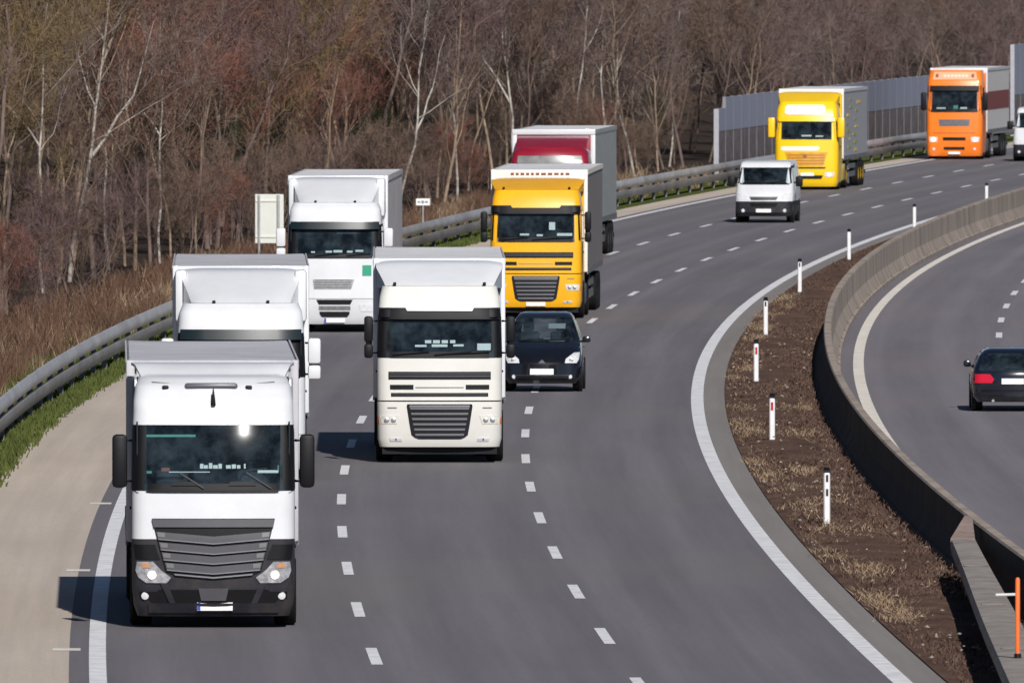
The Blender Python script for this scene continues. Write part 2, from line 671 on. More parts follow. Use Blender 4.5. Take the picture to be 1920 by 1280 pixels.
sheet("carriageway", -11.32, 0.14, 0.0, ASPHALT, n=8)
sheet("opposite_carriageway", 3.2, 16.0, 0.0, ASPHALT_R, n=8)
sheet("hard_shoulder", lambda y: rail_off(y) + 0.52, -11.32, 0.0, SHOULDER, n=2)
sheet("paved_strip", 0.14, 0.62, 0.0, KERBSTRIP, n=2)


def median_z(o, y, t):
    return 0.02 + 0.10 * math.sin(math.pi * t) * (0.8 + 0.4 * math.sin(y * 0.21)) - 0.06 * t


sheet("median_strip", 0.60, 2.75, 0.02, MEDIANSOIL, n=6, zf=median_z)
sheet("verge", lambda y: rail_off(y) - 3.2, lambda y: rail_off(y) + 0.55, 0.02, VERGESOIL, n=4,
      zf=lambda o, y, t: -0.015 + 0.06 * math.sin(math.pi * t))


def line(name, offs, ys, material, w):
    m = MB()
    for seg in ys:
        for i in range(len(seg) - 1):
            a, b = seg[i], seg[i + 1]
            m.add([(ex(a) + offs - w / 2, a, .005), (ex(a) + offs + w / 2, a, .005), (ex(b) + offs + w / 2, b, .005), (ex(b) + offs - w / 2, b, .005)],
                  [(0, 1, 2, 3)])
    return tag(m.build(name, material, flat=True), kind="structure")


full = list(range(120, 1200, 4))
line("edge_line", 0.0, [full], LINEWHITE, 0.27)
line("edge_line", -10.92, [full], LINEWHITE, 0.24)
line("edge_line", 3.65, [full], LINECREAM, 0.25)


def dashes(y0, length=6.0):
    return [[y0 + 18 * k - length / 2 + j * length / 2 for j in range(3)] for k in range(-8, 46)]


line("lane_line", -3.586, dashes(269.9), LINEWHITE, 0.16)
line("lane_line", -7.03, dashes(280.4), LINEWHITE, 0.16)
line("lane_line", 7.06, dashes(486.8), LINEWHITE, 0.16)
m = MB()
for y, a, b in [(264.4, -11.56, -11.16), (297, -11.52, -11.14), (331.5, -11.5, -11.12)]:
    m.add([(ex(y) + a, y, .0045), (ex(y) + b, y, .0045), (ex(y + .9) + b, y + .9, .0045), (ex(y + .9) + a, y + .9, .0045)], [(0, 1, 2, 3)])
tag(m.build("shoulder_tick_marks", LINECREAM, flat=True), kind="structure")

# ------------------------------------------------------------------ guardrails, barrier, noise wall
W_BEAM = [(0, 0), (.045, .03), (.07, .09), (.075, .15), (.06, .22), (.02, .30), (-.015, .31), (-.02, .28), (.03, .21), (.045, .15), (.04, .09), (.01, .03), (-.02, .02)]
W_LOW = [(0, 0), (.02, .0), (.06, .12), (.075, .22), (.06, .27), (.0, .285), (-.02, .28), (.03, .255), (.045, .21), (.03, .12), (-.015, .01)]
gr = empty("guardrail", (0, 0, 0), 0, "long double beam steel guardrail along the outer shoulder and the wood", "guardrail")
rys = list(range(200, 1300, 4))
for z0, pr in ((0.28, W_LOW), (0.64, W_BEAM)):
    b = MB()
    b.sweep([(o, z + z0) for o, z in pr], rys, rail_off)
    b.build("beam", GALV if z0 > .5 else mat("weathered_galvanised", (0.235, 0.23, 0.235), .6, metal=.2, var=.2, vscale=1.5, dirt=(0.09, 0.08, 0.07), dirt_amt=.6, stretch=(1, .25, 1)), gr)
cands = list(range(300, 900, 6))[:98]
for y in cands:
    p = MB()
    x = ex(y) + rail_off(y)
    p.box(x - .14, x - .02, y - .05, y + .05, -.05, .90)
    p.build("post", STEEL, gr, flat=True)

bar = MB()
BPROF = [(-.30, -.08), (.30, -.08), (.30, .09), (.245, .11), (.13, .36), (.105, .42), (.09, .98), (.07, 1.02), (-.07, 1.02), (-.09, .98), (-.105, .42), (-.13, .36), (-.245, .11), (-.30, .09)]
bys = list(range(160, 1300, 4))
bar.sweep(BPROF, bys, lambda y: 2.93)


def btop(y):
    return lerp(.86, 1.0, smooth(385, 480, y))


bar.v = [(x, y, z * btop(y) if z > .2 else z) for x, y, z in bar.v]
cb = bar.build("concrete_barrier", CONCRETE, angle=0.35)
cb.data.materials.append(mat("shaded_concrete", (0.060, 0.052, 0.047), 0.9, var=.3, vscale=2.0, dirt=(0.035, 0.03, 0.026), dirt_amt=.8, stretch=(1, .6, .2), spec=.15))  # darker concrete: the shade of the barrier's left face put into the colour
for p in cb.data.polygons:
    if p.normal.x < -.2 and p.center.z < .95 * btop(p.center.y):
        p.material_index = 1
tag(cb, "weathered concrete safety barrier curving along the median between the carriageways", "barrier")
for k in range(0, 70):
    y = 262 + k * 9.0
    if y > 880:
        break
    j = MB()
    x = ex(y) + 2.93
    s = slope(y)
    j.sweep([(o * 1.006, z * 1.002 * (btop(y) if z > .2 else 1)) for o, z in BPROF[2:12]], [y - .02, y + .02], lambda yy: 2.93)
    j.build("joint", mat("joint_sealant", (0.10, 0.085, 0.072), 0.9), cb, flat=True)

# the box beam at the near end of the median
er = empty("median_guardrail", (6.7, 268, 0), 0, "short grey guardrail with a wide cover plate beside the barrier shadow", "guardrail")


def near_x(y):
    return lerp(6.62, 7.06, (y - 243) / 50) - 6.7


b = MB()
nys = [205, 220, 235, 243, 255, 265, 275, 285, 291]
vs, fs = [], []
for y in nys:
    x = near_x(y)
    q = lerp(1.05, .74, smooth(250, 291, y))
    vs += [(x + q * a, y - 268, c) for a, c in [(-.28, .60), (-.25, .70), (-.05, .715), (.05, .715), (.25, .70), (.28, .60), (.24, .45), (-.24, .45)]]
for i in range(len(nys) - 1):
    for k in range(8):
        a, c = i * 8 + k, i * 8 + (k + 1) % 8
        fs.append((a, c, c + 8, a + 8))
fs += [tuple(range(8))[::-1], tuple((len(nys) - 1) * 8 + k for k in range(8))]
b.add(vs, fs)
b.build("cover_beam", GALVDULL, er)
b = MB()
x = near_x(291)
b.add([(x - .20, 23.05, .45), (x + .20, 23.05, .45), (x + .16, 24.6, .70), (x - .02, 24.6, .70), (x - .20, 23.05, .72), (x + .18, 23.05, .72), (x + .18, 24.8, 1.0), (x + .06, 24.8, 1.02)],
      [(0, 1, 2, 3), (4, 5, 6, 7), (0, 1, 5, 4), (1, 2, 6, 5), (2, 3, 7, 6), (3, 0, 4, 7)])
b.build("end_piece", mat("rusty_end", (0.24, 0.18, 0.16), 0.7, var=0.25, vscale=5), er)
for y in (213, 225, 237, 249, 261, 273, 285):
    b = MB()
    x = near_x(y)
    b.box(x - .07, x + .07, y - 268 - .06, y - 268 + .06, -.1, .46)
    b.build("post", GALV, er, flat=True)
for y in (247, 263, 279):
    b = MB()
    b.box(near_x(y) - .18, near_x(y) + .18, y - 268 - .15, y - 268 + .15, .712, .722)
    b.build("splice_plate", GALVDULL, er, flat=True)

mp_ = empty("marker_pole", (6.60, 243.5, .716), 0, "thin orange marker pole standing on the median guardrail", "marker pole")
b = MB()
b.tube([(0, 0, .05), (0, 0, 1.02), (0, 0, 1.05)], [.032, .032, .02], 10)
b.build("pole", MARKERORANGE, mp_)
b = MB()
b.tube([(0, 0, -.002), (0, 0, .06)], [.05, .045], 10)
b.build("foot", BLACK, mp_)
b = MB()
b.tube([(-.28, 0.1, .82), (-.03, 0, .83)], .018, 6)
b.build("reflector_arm", POSTWHITE, mp_)

# delineator posts in the median
DEL = [(1550, 985, "dark"), (1448, 832, "red"), (1418, 720, "red"), (1436, 632, "dark"), (1500, 552, "dark"), (1588, 487, "none"), (1697, 0, "none"), (1818, 0, "none")]
DLAB = ["nearest white delineator post with two dark slots in the brown median",
        "white delineator post with a red reflector beside the tightest bend of the edge line",
        "white delineator post with small red reflector, third from the nearest",
        "white delineator post among straw where the median starts to narrow",
        "white delineator post with dark cap standing just beside the curving white edge line",
        "white delineator post where the median narrows to a brown wedge below the barrier top",
        "white delineator post seen across the barrier top left of the farthest post",
        "farthest white delineator post, rising behind the concrete barrier"]
ydel = [319.7, 370.2, 418.6, 466.5, 520.7, 572.0, 623.0, 674.0]
odel = [1.28, 1.32, 1.30, 1.23, 1.10, 0.95, 0.95, 0.95]
for i in range(8):
    y = ydel[i]
    r = empty("delineator_post", (ex(y) + odel[i], y, .05), -math.atan(slope(y)) + random.Random(i).uniform(-.1, .1), DLAB[i], "delineator post",
              "delineator posts along the median")
    b = MB()
    b.prism([(-.055, -.03), (-.035, -.055), (.035, -.055), (.055, -.03), (.045, .05), (-.045, .05)], -.15, .86, 'z')
    b.build("post_body", POSTWHITE, r)
    b = MB()
    b.add([(-.058, -.058, .86), (.058, -.058, .86), (.052, .052, .86), (-.052, .052, .86), (-.056, -.056, .90), (.056, -.056, .90), (.045, .05, .95), (-.045, .05, .95)],
          [(0, 3, 2, 1), (4, 5, 6, 7), (0, 1, 5, 4), (1, 2, 6, 5), (2, 3, 7, 6), (3, 0, 4, 7)])
    b.build("cap", BLACK, r, flat=True)
    if DEL[i][2] == "red":
        b = MB()
        b.box(-.024, .024, -.062, -.054, .62, .78)
        b.build("reflector", REFLRED, r, flat=True)
    elif DEL[i][2] == "dark":
        for z in (.70, .46) if i == 0 else (.72,):
            b = MB()
            b.box(-.02, .02, -.062, -.054, z, z + .12)
            b.build("reflector", mat("dull_reflector", (0.06, 0.035, 0.04), 0.3), r, flat=True)

# noise wall behind the guardrail


def noise_wall(name, ya, yb, step, zs, label, o_w):
    w = empty(name, (0, 0, 0), 0, label, "noise wall", "noise walls behind the guardrail")
    k = 0
    y = ya
    up, low = MB(), MB()
    while y < yb - .1:
        y2 = min(y + step, yb)
        zt = zs(y)
        xa, xb = ex(y) + o_w, ex(y2) + o_w
        for mm, z0, z1, t in ((low, 0.0, 2.02, .05), (up, 2.04, zt, .06)):
            mm.add([(xa - t, y + .08, z0), (xa + t, y + .08, z0), (xb + t, y2 - .08, z0), (xb - t, y2 - .08, z0),
                    (xa - t, y + .08, z1), (xa + t, y + .08, z1), (xb + t, y2 - .08, z1), (xb - t, y2 - .08, z1)],
                   [(0, 3, 2, 1), (4, 5, 6, 7), (0, 1, 5, 4), (1, 2, 6, 5), (2, 3, 7, 6), (3, 0, 4, 7)])
        y = y2
        k += 1
    low.build("lower_panels", NOISELOW, w, flat=True)
    up.build("upper_panels", NOISEUP, w, flat=True)
    y = ya
    while y < yb + .1:
        p = MB()
        x = ex(y) + o_w
        first = abs(y - ya) < .1
        q = .10 if first else .065
        p.box(x - q, x + q, y - .08, y + .08, -.1, zs(y) + (.02 if not first else 0.0))
        p.build("post", mat("wall_post_grey", (0.36, 0.36, 0.40), 0.6, var=0.1) if first else mat("wall_post_lilac", (0.21, 0.20, 0.23), .7, var=.1), w, flat=True)
        y += step
    return w


yn = y_for(1343, -14.3)
noise_wall("noise_wall", yn, yn + 4 * 35, 4.0, lambda y: 2.95 if y < yn + 3 else 3.38, "grey noise wall with brown lower panels behind the yellow truck", -14.3)
yr = y_for(1898, -14.3)
noise_wall("noise_wall", yr, yr + 100, 4.0, lambda y: 4.5, "taller blue grey noise wall at the right edge beyond the orange truck", -14.3)

# roadside signs
ys_ = y_for(505, -15.2)
sg = empty("road_sign", (ex(ys_) - 15.2, ys_, 0), -0.03, "pale road sign seen from behind on two posts left of the white truck", "road sign")
b = MB()
b.rbox(-.42, .42, -.02, .02, .98, 2.42, .012, 1)
b.build("sign_board", SIGNBACK, sg)
for x in (-.30, .26):
    b = MB()
    b.tube([(x, -.06, -.1), (x, -.06, 2.40)], .036, 10)
    b.build("post", GALV, sg)
for z in (1.15, 2.2):
    b = MB()
    b.box(-.40, .40, -.045, -.021, z, z + .05)
    b.build("cross_bar", SIGNBACK, sg, flat=True)
b = MB()
b.rbox(.30, .42, -.04, -.021, 1.02, 2.38, .006, 1)
b.build("edge_profile", mat("sign_back_light", (0.62, 0.63, 0.6), 0.5), sg)

yk = y_for(793, -14.1)
kp = empty("kilometre_sign", (ex(yk) - 14.1, yk, 0), -0.05, "small white marker plate on a thin pole behind the guardrail", "marker sign")
b = MB()
b.rbox(-.23, .23, -.012, .012, 1.24, 1.47, .01, 1)
b.build("plate", PLATE, kp)
b = MB()
b.tube([(0, .03, -.1), (0, .03, 1.45)], .028, 8)
b.build("pole", GALV, kp)
b = MB()
for x0, x1, z0, z1 in [(-.17, -.08, 1.33, 1.38), (-.05, .03, 1.31, 1.40), (.06, .16, 1.33, 1.385)]:
    b.box(x0, x1, -.0145, -.0105, z0, z1)
b.build("lettering", mat("grey_lettering", (0.2, 0.2, 0.22), 0.6), kp, flat=True)

# ------------------------------------------------------------------ vehicles
class Shell:
    """a vehicle body given by rounded outlines at a series of heights: (z, half width, front y, rear y, corner radius, bow)"""

    def __init__(self, levels, k=1.0):
        self.L = [(z, hw * k, *rest) for z, hw, *rest in levels]

    def clip(self, x, z):
        h = self.at(z)[0] - .004
        return max(-h, min(h, x))

    def at(self, z):
        L = self.L
        if z <= L[0][0]:
            return L[0][1:]
        for a, b in zip(L, L[1:]):
            if z <= b[0]:
                t = (z - a[0]) / (b[0] - a[0])
                return tuple(lerp(p, q, t) for p, q in zip(a[1:], b[1:]))
        return L[-1][1:]

    def front(self, x, z):
        hw, yf, yb, r, bow = self.at(z)
        ax = abs(x)
        c = hw - r
        if ax <= c:
            return yf + bow * (ax / max(c, .01)) ** 2
        d = min(ax - c, r)
        return yf + bow + r - math.sqrt(max(0, r * r - d * d))

    def rear(self, x, z):
        hw, yf, yb, r, bow = self.at(z)
        ax = abs(x)
        c = hw - r
        if ax <= c:
            return yb - bow * (ax / max(c, .01)) ** 2
        d = min(ax - c, r)
        return yb - bow - r + math.sqrt(max(0, r * r - d * d))

    def ring(self, z, rear_round=False, na=6, nf=8):
        hw, yf, yb, r, bow = self.at(z)
        half = [(hw - r + r * math.sin(a), yf + bow + r - r * math.cos(a)) for a in [math.pi / 2 * i / na for i in range(na, -1, -1)]]
        left = [(-x, y) for x, y in half]
        frontp = [((hw - r) * (2 * i / nf - 1), yf + bow * (2 * i / nf - 1) ** 2) for i in range(1, nf)]
        right = half[::-1]
        f = left + frontp + right
        if rear_round:
            rr = [(hw - r + r * math.sin(a), yb - bow - r + r * math.cos(a)) for a in [math.pi / 2 * i / na for i in range(na, -1, -1)]]
            rp = [((hw - r) * (1 - 2 * i / nf), yb - bow * (1 - 2 * i / nf) ** 2) for i in range(1, nf)]
            return f + rr + rp + [(-x, y) for x, y in rr[::-1]]
        return f + [(hw, yb), (-hw, yb)]

    def mesh(self, m, z0, z1, open_front=False, rear_round=False, open_rear=False, caps=True, na=6, nf=8, sub=1):
        zs = sorted({z0, z1} | {l[0] for l in self.L if z0 < l[0] < z1})
        if sub > 1:
            zs = sorted({lerp(a, b, k / sub) for a, b in zip(zs, zs[1:]) for k in range(sub + 1)})
        rings = [self.ring(z, rear_round, na, nf) for z in zs]
        n = len(rings[0])
        vs = [(x, y, z) for z, r in zip(zs, rings) for x, y in r]
        fs = []
        fr = range(na, na + nf)
        rs = range(3 * na + nf + 2, 3 * na + 2 * nf + 2)
        for j in range(len(zs) - 1):
            for i in range(n):
                if open_front and i in fr:
                    continue
                if open_rear and i in rs:
                    continue
                k = (i + 1) % n
                fs.append((j * n + i, j * n + k, (j + 1) * n + k, (j + 1) * n + i))
        if caps:
            fs.append(tuple(range(n))[::-1])
            fs.append(tuple((len(zs) - 1) * n + i for i in range(n)))
        m.add(vs, fs)
        return m

    def panel(self, m, rows, off=.012, depth=.04, nx=10, nz=2, rear=False, warp=None):
        """a raised panel lying on the front (or rear): rows of (z, x left, x right)"""
        R = len(rows) - 1

        def f(u, v):
            t = v * R
            i = min(int(t), R - 1)
            t -= i
            z, a, b = (lerp(p, q, t) for p, q in zip(rows[i], rows[i + 1]))
            x = self.clip(lerp(a, b, u), z)
            if warp:
                z += warp(x)
            return (x, self.rear(x, z) + off, z) if rear else (x, self.front(x, z) - off, z)
        m.solid(f, nx, nz * R, (0, -depth, 0) if rear else (0, depth, 0))
        return m

    def glass(self, m, rows, off=.006, nx=14, rear=False):
        vs, fs = [], []
        n = 6
        R = len(rows) - 1
        for j in range(n * R + 1):
            t = j / n
            i = min(int(t), R - 1)
            t -= i
            z, a, b = (lerp(p, q, t) for p, q in zip(rows[i], rows[i + 1]))
            for k in range(nx + 1):
                x = self.clip(lerp(a, b, k / nx), z)
                vs.append((x, self.rear(x, z) + off if rear else self.front(x, z) - off, z))
        for j in range(n * R):
            for k in range(nx):
                a = j * (nx + 1) + k
                fs.append((a, a + 1, a + nx + 2, a + nx + 1))
        m.add(vs, fs)
        return m

    def side(self, m, side, poly_lo, poly_hi, off=.006, depth=.03):
        """panel on a side: lower edge (z, y0, y1), upper edge (z, y0, y1)"""
        def f(u, v):
            z = lerp(poly_lo[0], poly_hi[0], v)
            y = lerp(lerp(poly_lo[1], poly_lo[2], u), lerp(poly_hi[1], poly_hi[2], u), v)
            return (side * (self.at(z)[0] + off), y, z)
        m.solid(f, 4, 3, (-side * depth, 0, 0))
        return m


def ring_on(S, m, x, z, r, off=.02, n=14):
    """a small round lamp lying on the front"""
    y = S.front(x, z) - off
    vs = [(x + r * math.cos(2 * math.pi * k / n), y, z + r * math.sin(2 * math.pi * k / n)) for k in range(n)]
    vs += [(a, y + .05, c) for a, b, c in vs]
    vs.append((x, y - r * .3, z))
    fs = [(k, (k + 1) % n, n + (k + 1) % n, n + k) for k in range(n)] + [(2 * n, (k + 1) % n, k) for k in range(n)] + [tuple(range(n, 2 * n))]
    m.add(vs, fs)


def wheel(parent, x, y, r, w, rim_mat, side):
    """a wheel whose outer face is at x, on the given side"""
    t = MB()
    i = x - side * w
    t.lathe_x([(i, r * .62), (i, r * .93), (i + side * .03, r), (x - side * .03, r), (x, r * .93), (x, r * .62), (x - side * .04, r * .58)], y, r, 28)
    tyre = t.build("wheel", RUBBER, parent)
    q = MB()
    q.lathe_x([(x - side * .06, r * .60), (x - side * .02, r * .60), (x - side * .035, r * .5), (x - side * .09, r * .36), (x - side * .03, r * .22), (x - side * .02, r * .1)], y, r, 24)
    q.build("rim", rim_mat, tyre)
    return tyre


def plate(parent, S, x, z, w=.52, h=.12, blue=True, rear=False, off=.03):
    m = MB()
    y = (S.rear(x, z) + off) if rear else (S.front(x, z) - off)
    d = -.03 if rear else .03
    m.box(x - w / 2, x + w / 2, min(y, y + d), max(y, y + d), z - h / 2, z + h / 2)
    p = m.build("licence_plate", PLATE, parent, flat=True)
    if blue:
        m = MB()
        e = .003 if rear else -.003
        s = 1 if rear else -1
        xs = sorted([x + s * (w / 2 - .002) * (-1 if rear else 1), x + s * (w / 2 - .05) * (-1 if rear else 1)])
        m.box(xs[0], xs[1], min(y, y + e), max(y, y + e), z - h / 2 + .004, z + h / 2 - .004)
        m.build("blue_band", PLATEBLUE, p, flat=True)
    return p


def cab_interior(root, S, z0, z1, yb, papers=(), big=True):
    """dashboard, seats and steering wheel behind a windscreen between heights z0 and z1"""
    hw = S.at(z0)[0] - .07
    yf = S.at(z0)[1] + .14
    m = MB()
    m.box(-hw, hw, yb - .06, yb - .02, z0 - .7, z1 + .1)                      # rear wall
    m.box(-hw, -hw + .02, yf + .1, yb - .05, z0 - .7, z1 + .06)               # door linings
    m.box(hw - .02, hw, yf + .1, yb - .05, z0 - .7, z1 + .06)
    m.box(-hw, hw, yf, yb - .05, z0 - .75, z0 - .71)
    it = m.build("interior", INTERIOR, root, flat=True)
    m = MB()
    m.rbox(-hw + .03, hw - .03, yf + .04, yf + .5, z0 - .5, z0 + .03, .04)
    m.build("dashboard", INTERIOR, it)
    for x in (-.6, .6) if big else (-.42, .42):
        m = MB()
        m.rbox(x - .25, x + .25, yf + .8, yf + 1.3, z0 - .55, z0 - .35, .06)
        m.rbox(x - .24, x + .24, yf + 1.12, yf + 1.3, z0 - .4, z0 + .35, .06)
        m.rbox(x - .13, x + .13, yf + 1.12, yf + 1.24, z0 + .36, z0 + .58, .05)
        m.build("seat", SEAT, it)
    m = MB()
    c = Vector((.6 if big else .42, yf + .55, z0 + .08))
    m.tube([c + Vector((.21 * math.cos(a), .16 * math.sin(a), .14 * math.sin(a))) for a in [2 * math.pi * k / 20 for k in range(21)]], .018, 6, caps=False)
    m.build("steering_wheel", BLACK, it)
    for (x, z, w, h, mt) in papers:
        m = MB()
        y = S.front(x, z) + .10
        m.box(x - w / 2, x + w / 2, y, y + .012, z - h / 2, z + h / 2)
        m.build("dash_card", mt, it, flat=True)
    return it


def wipers(root, S, specs, mt=None):
    for (x0, z0, x1, z1) in specs:
        m = MB()
        pts = []
        for k in range(6):
            x, z = lerp(x0, x1, k / 5), lerp(z0, z1, k / 5)
            pts.append((x, S.front(x, z) - .035, z))
        m.tube(pts, .012, 6)
        d = Vector((x1 - x0, 0, z1 - z0)).normalized() * .03
        m.build("wiper", mt or BLACK, root)


def mirrors(root, zc, h, w, x, y, mt, double=False, arms=True):
    for s in (-1, 1):
        m = MB()
        if double:
            m.rbox(s * x - w / 2, s * x + w / 2, y - .08, y + .10, zc - h * .12, zc + h * .5, .05)
            m.rbox(s * x - w / 2, s * x + w / 2, y - .08, y + .10, zc - h * .5, zc - h * .16, .05)
        else:
            m.rbox(s * x - w / 2, s * x + w / 2, y - .09, y + .10, zc - h / 2, zc + h / 2, .06)
        mi = m.build("mirror", mt, root)
        m = MB()
        m.box(s * x - w / 2 + .03, s * x + w / 2 - .03, y + .098, y + .108, zc - h * .44, zc + h * .44)
        m.build("mirror_glass", SIDEGLASS, mi, flat=True)
        m = MB()
        q = h * .38
        m.tube([(s * 1.20, y + .18, zc + q), (s * (x - w * .3), y + .02, zc + q), (s * (x - w * .3), y + .02, zc - q), (s * 1.20, y + .18, zc - q)], .022, 6)
        m.build("mirror_arm", BLACK, mi)


def side_doors(root, S, z0, z1, y0, y1, win=True):
    for s in (-1, 1):
        if win:
            m = MB()
            S.side(m, s, (z0 + .02, y0 + .10, y1), (z1 - .06, y0 + .30, y1))
            m.build("side_window", SIDEGLASS, root)
        m = MB()
        x = S.at(z0 - .25)[0]
        m.rbox(s * (x + .012) - .02, s * (x + .012) + .02, y1 - .25, y1 - .05, z0 - .30, z0 - .26, .008, 1)
        m.build("door_handle", BLACK, root)
        m = MB()
        S.side(m, s, (z0 - .95, y1 + .03, y1 + .045), (z1 - .1, y1 + .03, y1 + .045), .003, .02)
        m.build("door_seam", BLACK, root)


def chassis(root, length, rim, y_axles, r=.5, paint=None, low=False):
    m = MB()
    m.box(-.45, -.30, .6, 6.3, .60, .88)
    m.box(.30, .45, .6, 6.3, .60, .88)
    m.box(-.95, .95, 2.3, 3.9, .30, .86)
    m.box(-1.1, 1.1, .5, 1.0, .20, .8)
    m.box(-1.15, 1.15, .75, 2.0, .98, 1.15)
    m.build("chassis", BLACK, root, flat=True)
    for s in (-1, 1):
        m = MB()
        m.rbox(min(s * .62, s * 1.2), max(s * .62, s * 1.2), 2.35, 4.35, .30, .90, .08)
        m.build("fuel_tank", STEEL, root)
        for y in y_axles[:2]:
            wheel(root, s * 1.22, y, r, .32 if y == y_axles[0] else .56, rim, s)
        for y in y_axles[2:]:
            wheel(root, s * 1.26, y, r, .36, rim, s)
        m = MB()
        m.box(s * 1.0 if s > 0 else -1.25, 1.25 if s > 0 else -1.0, y_axles[1] - .62, y_axles[1] + .62, 1.02, 1.06)
        m.build("mudguard", BLACK, root, flat=True)


def trailer(root, y0, L, ztop, z0, side_mat, roof_mat, front_mat, frame_mat, hw=1.275, lower=None, rim=None, ribs=9, side_marks=None, roof_sag=.02):
    t = MB()
    t.box(-hw + .03, hw - .03, y0 + .02, y0 + L, z0, ztop - .03)
    tr = t.build("trailer", side_mat, root, flat=True)
    m = MB()                                                    # front wall with its corner posts
    m.rbox(-hw, hw, y0 - .03, y0 + .03, z0, ztop, .025, 2)
    for s in (-1, 1):
        m.rbox(min(s * hw, s * (hw - .12)), max(s * hw, s * (hw - .12)), y0 - .045, y0 + .12, z0 - .01, ztop + .004, .03, 2)
    m.build("front_wall", front_mat, tr)
    m = MB()                                                    # roof with cross bows

    def f(u, v):
        x = lerp(-hw + .05, hw - .05, u)
        y = lerp(y0 + .03, y0 + L - .02, v)
        bow = abs(math.sin(v * math.pi * 11)) ** .6
        return (x, y, ztop - .012 - roof_sag * (1 - bow) * (1 - (2 * u - 1) ** 2))
    m.solid(f, 8, 66, (0, 0, -.03))
    m.build("roof_sheet", roof_mat, tr)
    for s in (-1, 1):
        m = MB()
        a, b = sorted((s * (hw - .02), s * (hw + .005)))
        m.box(a, b, y0 + .12, y0 + L, ztop - .13, ztop - .005)
        m.build("roof_rail", frame_mat, tr, flat=True)
        m = MB()
        m.box(a, b, y0 + .02, y0 + L, z0 - .06, z0 + .10)
        m.build("side_rail", lower or STEEL, tr, flat=True)
        m = MB()

        def cur(u, w, s=s):
            return (s * (hw - .012 - .012 * abs(math.sin(u * math.pi * ribs)) ** .5), lerp(y0 + .1, y0 + L - .02, u), lerp(z0 + .1, ztop - .13, w))
        m.solid(cur, ribs * 6, 1, (-s * .02, 0, 0))
        m.build("curtain", side_mat, tr)
        m = MB()
        m.box(*sorted((s * 1.16, s * 1.2)), y0 + 3.6, y0 + 7.6, .42, .62)
        m.box(*sorted((s * 1.16, s * 1.2)), y0 + 3.6, y0 + 7.6, .74, .94)
        m.build("side_guard", STEEL, tr, flat=True)
        if side_marks:
            side_marks(tr, s, y0, hw)
    m = MB()
    m.box(-.5, .5, y0 + .5, y0 + L - .2, z0 - .30, z0 - .02)
    m.box(-.55, -.42, y0 + 2.5, y0 + 2.65, .1, z0 - .1)
    m.box(.42, .55, y0 + 2.5, y0 + 2.65, .1, z0 - .1)
    m.box(-1.2, 1.2, y0 + L - .25, y0 + L - .12, .45, .58)
    m.build("trailer_frame", BLACK, tr, flat=True)
    return tr


def bars(S, root, name, mt, specs, off=.02, nx=8, depth=.04, warp=None):
    """specs: (z0, z1, x0, x1)"""
    m = MB()
    for z0, z1, x0, x1 in specs:
        S.panel(m, [(z0, x0, x1), (z1, x0, x1)], off, depth, nx, 1, warp=warp)
    return m.build(name, mt, root)


def panel(S, root, name, mt, rows, off=.012, depth=.04, nx=10, nz=2, rear=False, warp=None):
    m = MB()
    S.panel(m, rows, off, depth, nx, nz, rear, warp)
    return m.build(name, mt, root)


def fairing(root, paint, z0, z1, y0, y1, hw0, hw1, sides=True, side_mat=None, zmid=.55):
    """the curved wind deflector above a cab roof, rising back to the trailer"""
    m = MB()

    yk = lerp(y0, y1, .62)                  # the steep face ends here, then a flat top runs back to the trailer

    def prof(v):
        if v < .7:
            t = v / .7
            return lerp(y0, yk, t), lerp(z0, z1 - .04, t ** .92)
        t = (v - .7) / .3
        return lerp(yk, y1, t), lerp(z1 - .04, z1, 1 - (1 - t) ** 2)

    def f(u, v):
        x = lerp(-1, 1, u)
        hw = lerp(hw0, hw1, min(1, v / .6))
        y, z = prof(v)
        return (x * hw, y + abs(x) ** 6 * .30 * max(0, 1 - v), z - .05 * abs(x) ** 8 * v)
    m.solid(f, 20, 14, (0, .05, -.03))
    fr = m.build("roof_fairing", paint, root)
    for s in (-1, 1):
        m = MB()

        def g(u, v):
            y, z = prof(u)
            y += .30 * max(0, 1 - u)
            return (s * lerp(hw0, hw1, min(1, u / .6)) * .985, y, lerp(z0 - .06, z - .06, v))
        m.solid(g, 8, 3, (-s * .03, 0, 0))
        m.build("fairing_cheek", side_mat or paint, fr)
    return fr


def place(name, px_y, off, label, group="trucks on the motorway", cat="truck", yaw=0.0):
    y = px_y
    return empty(name, (ex(y) + off, y, 0.006), -math.atan(slope(y)) + yaw, label, cat, group)


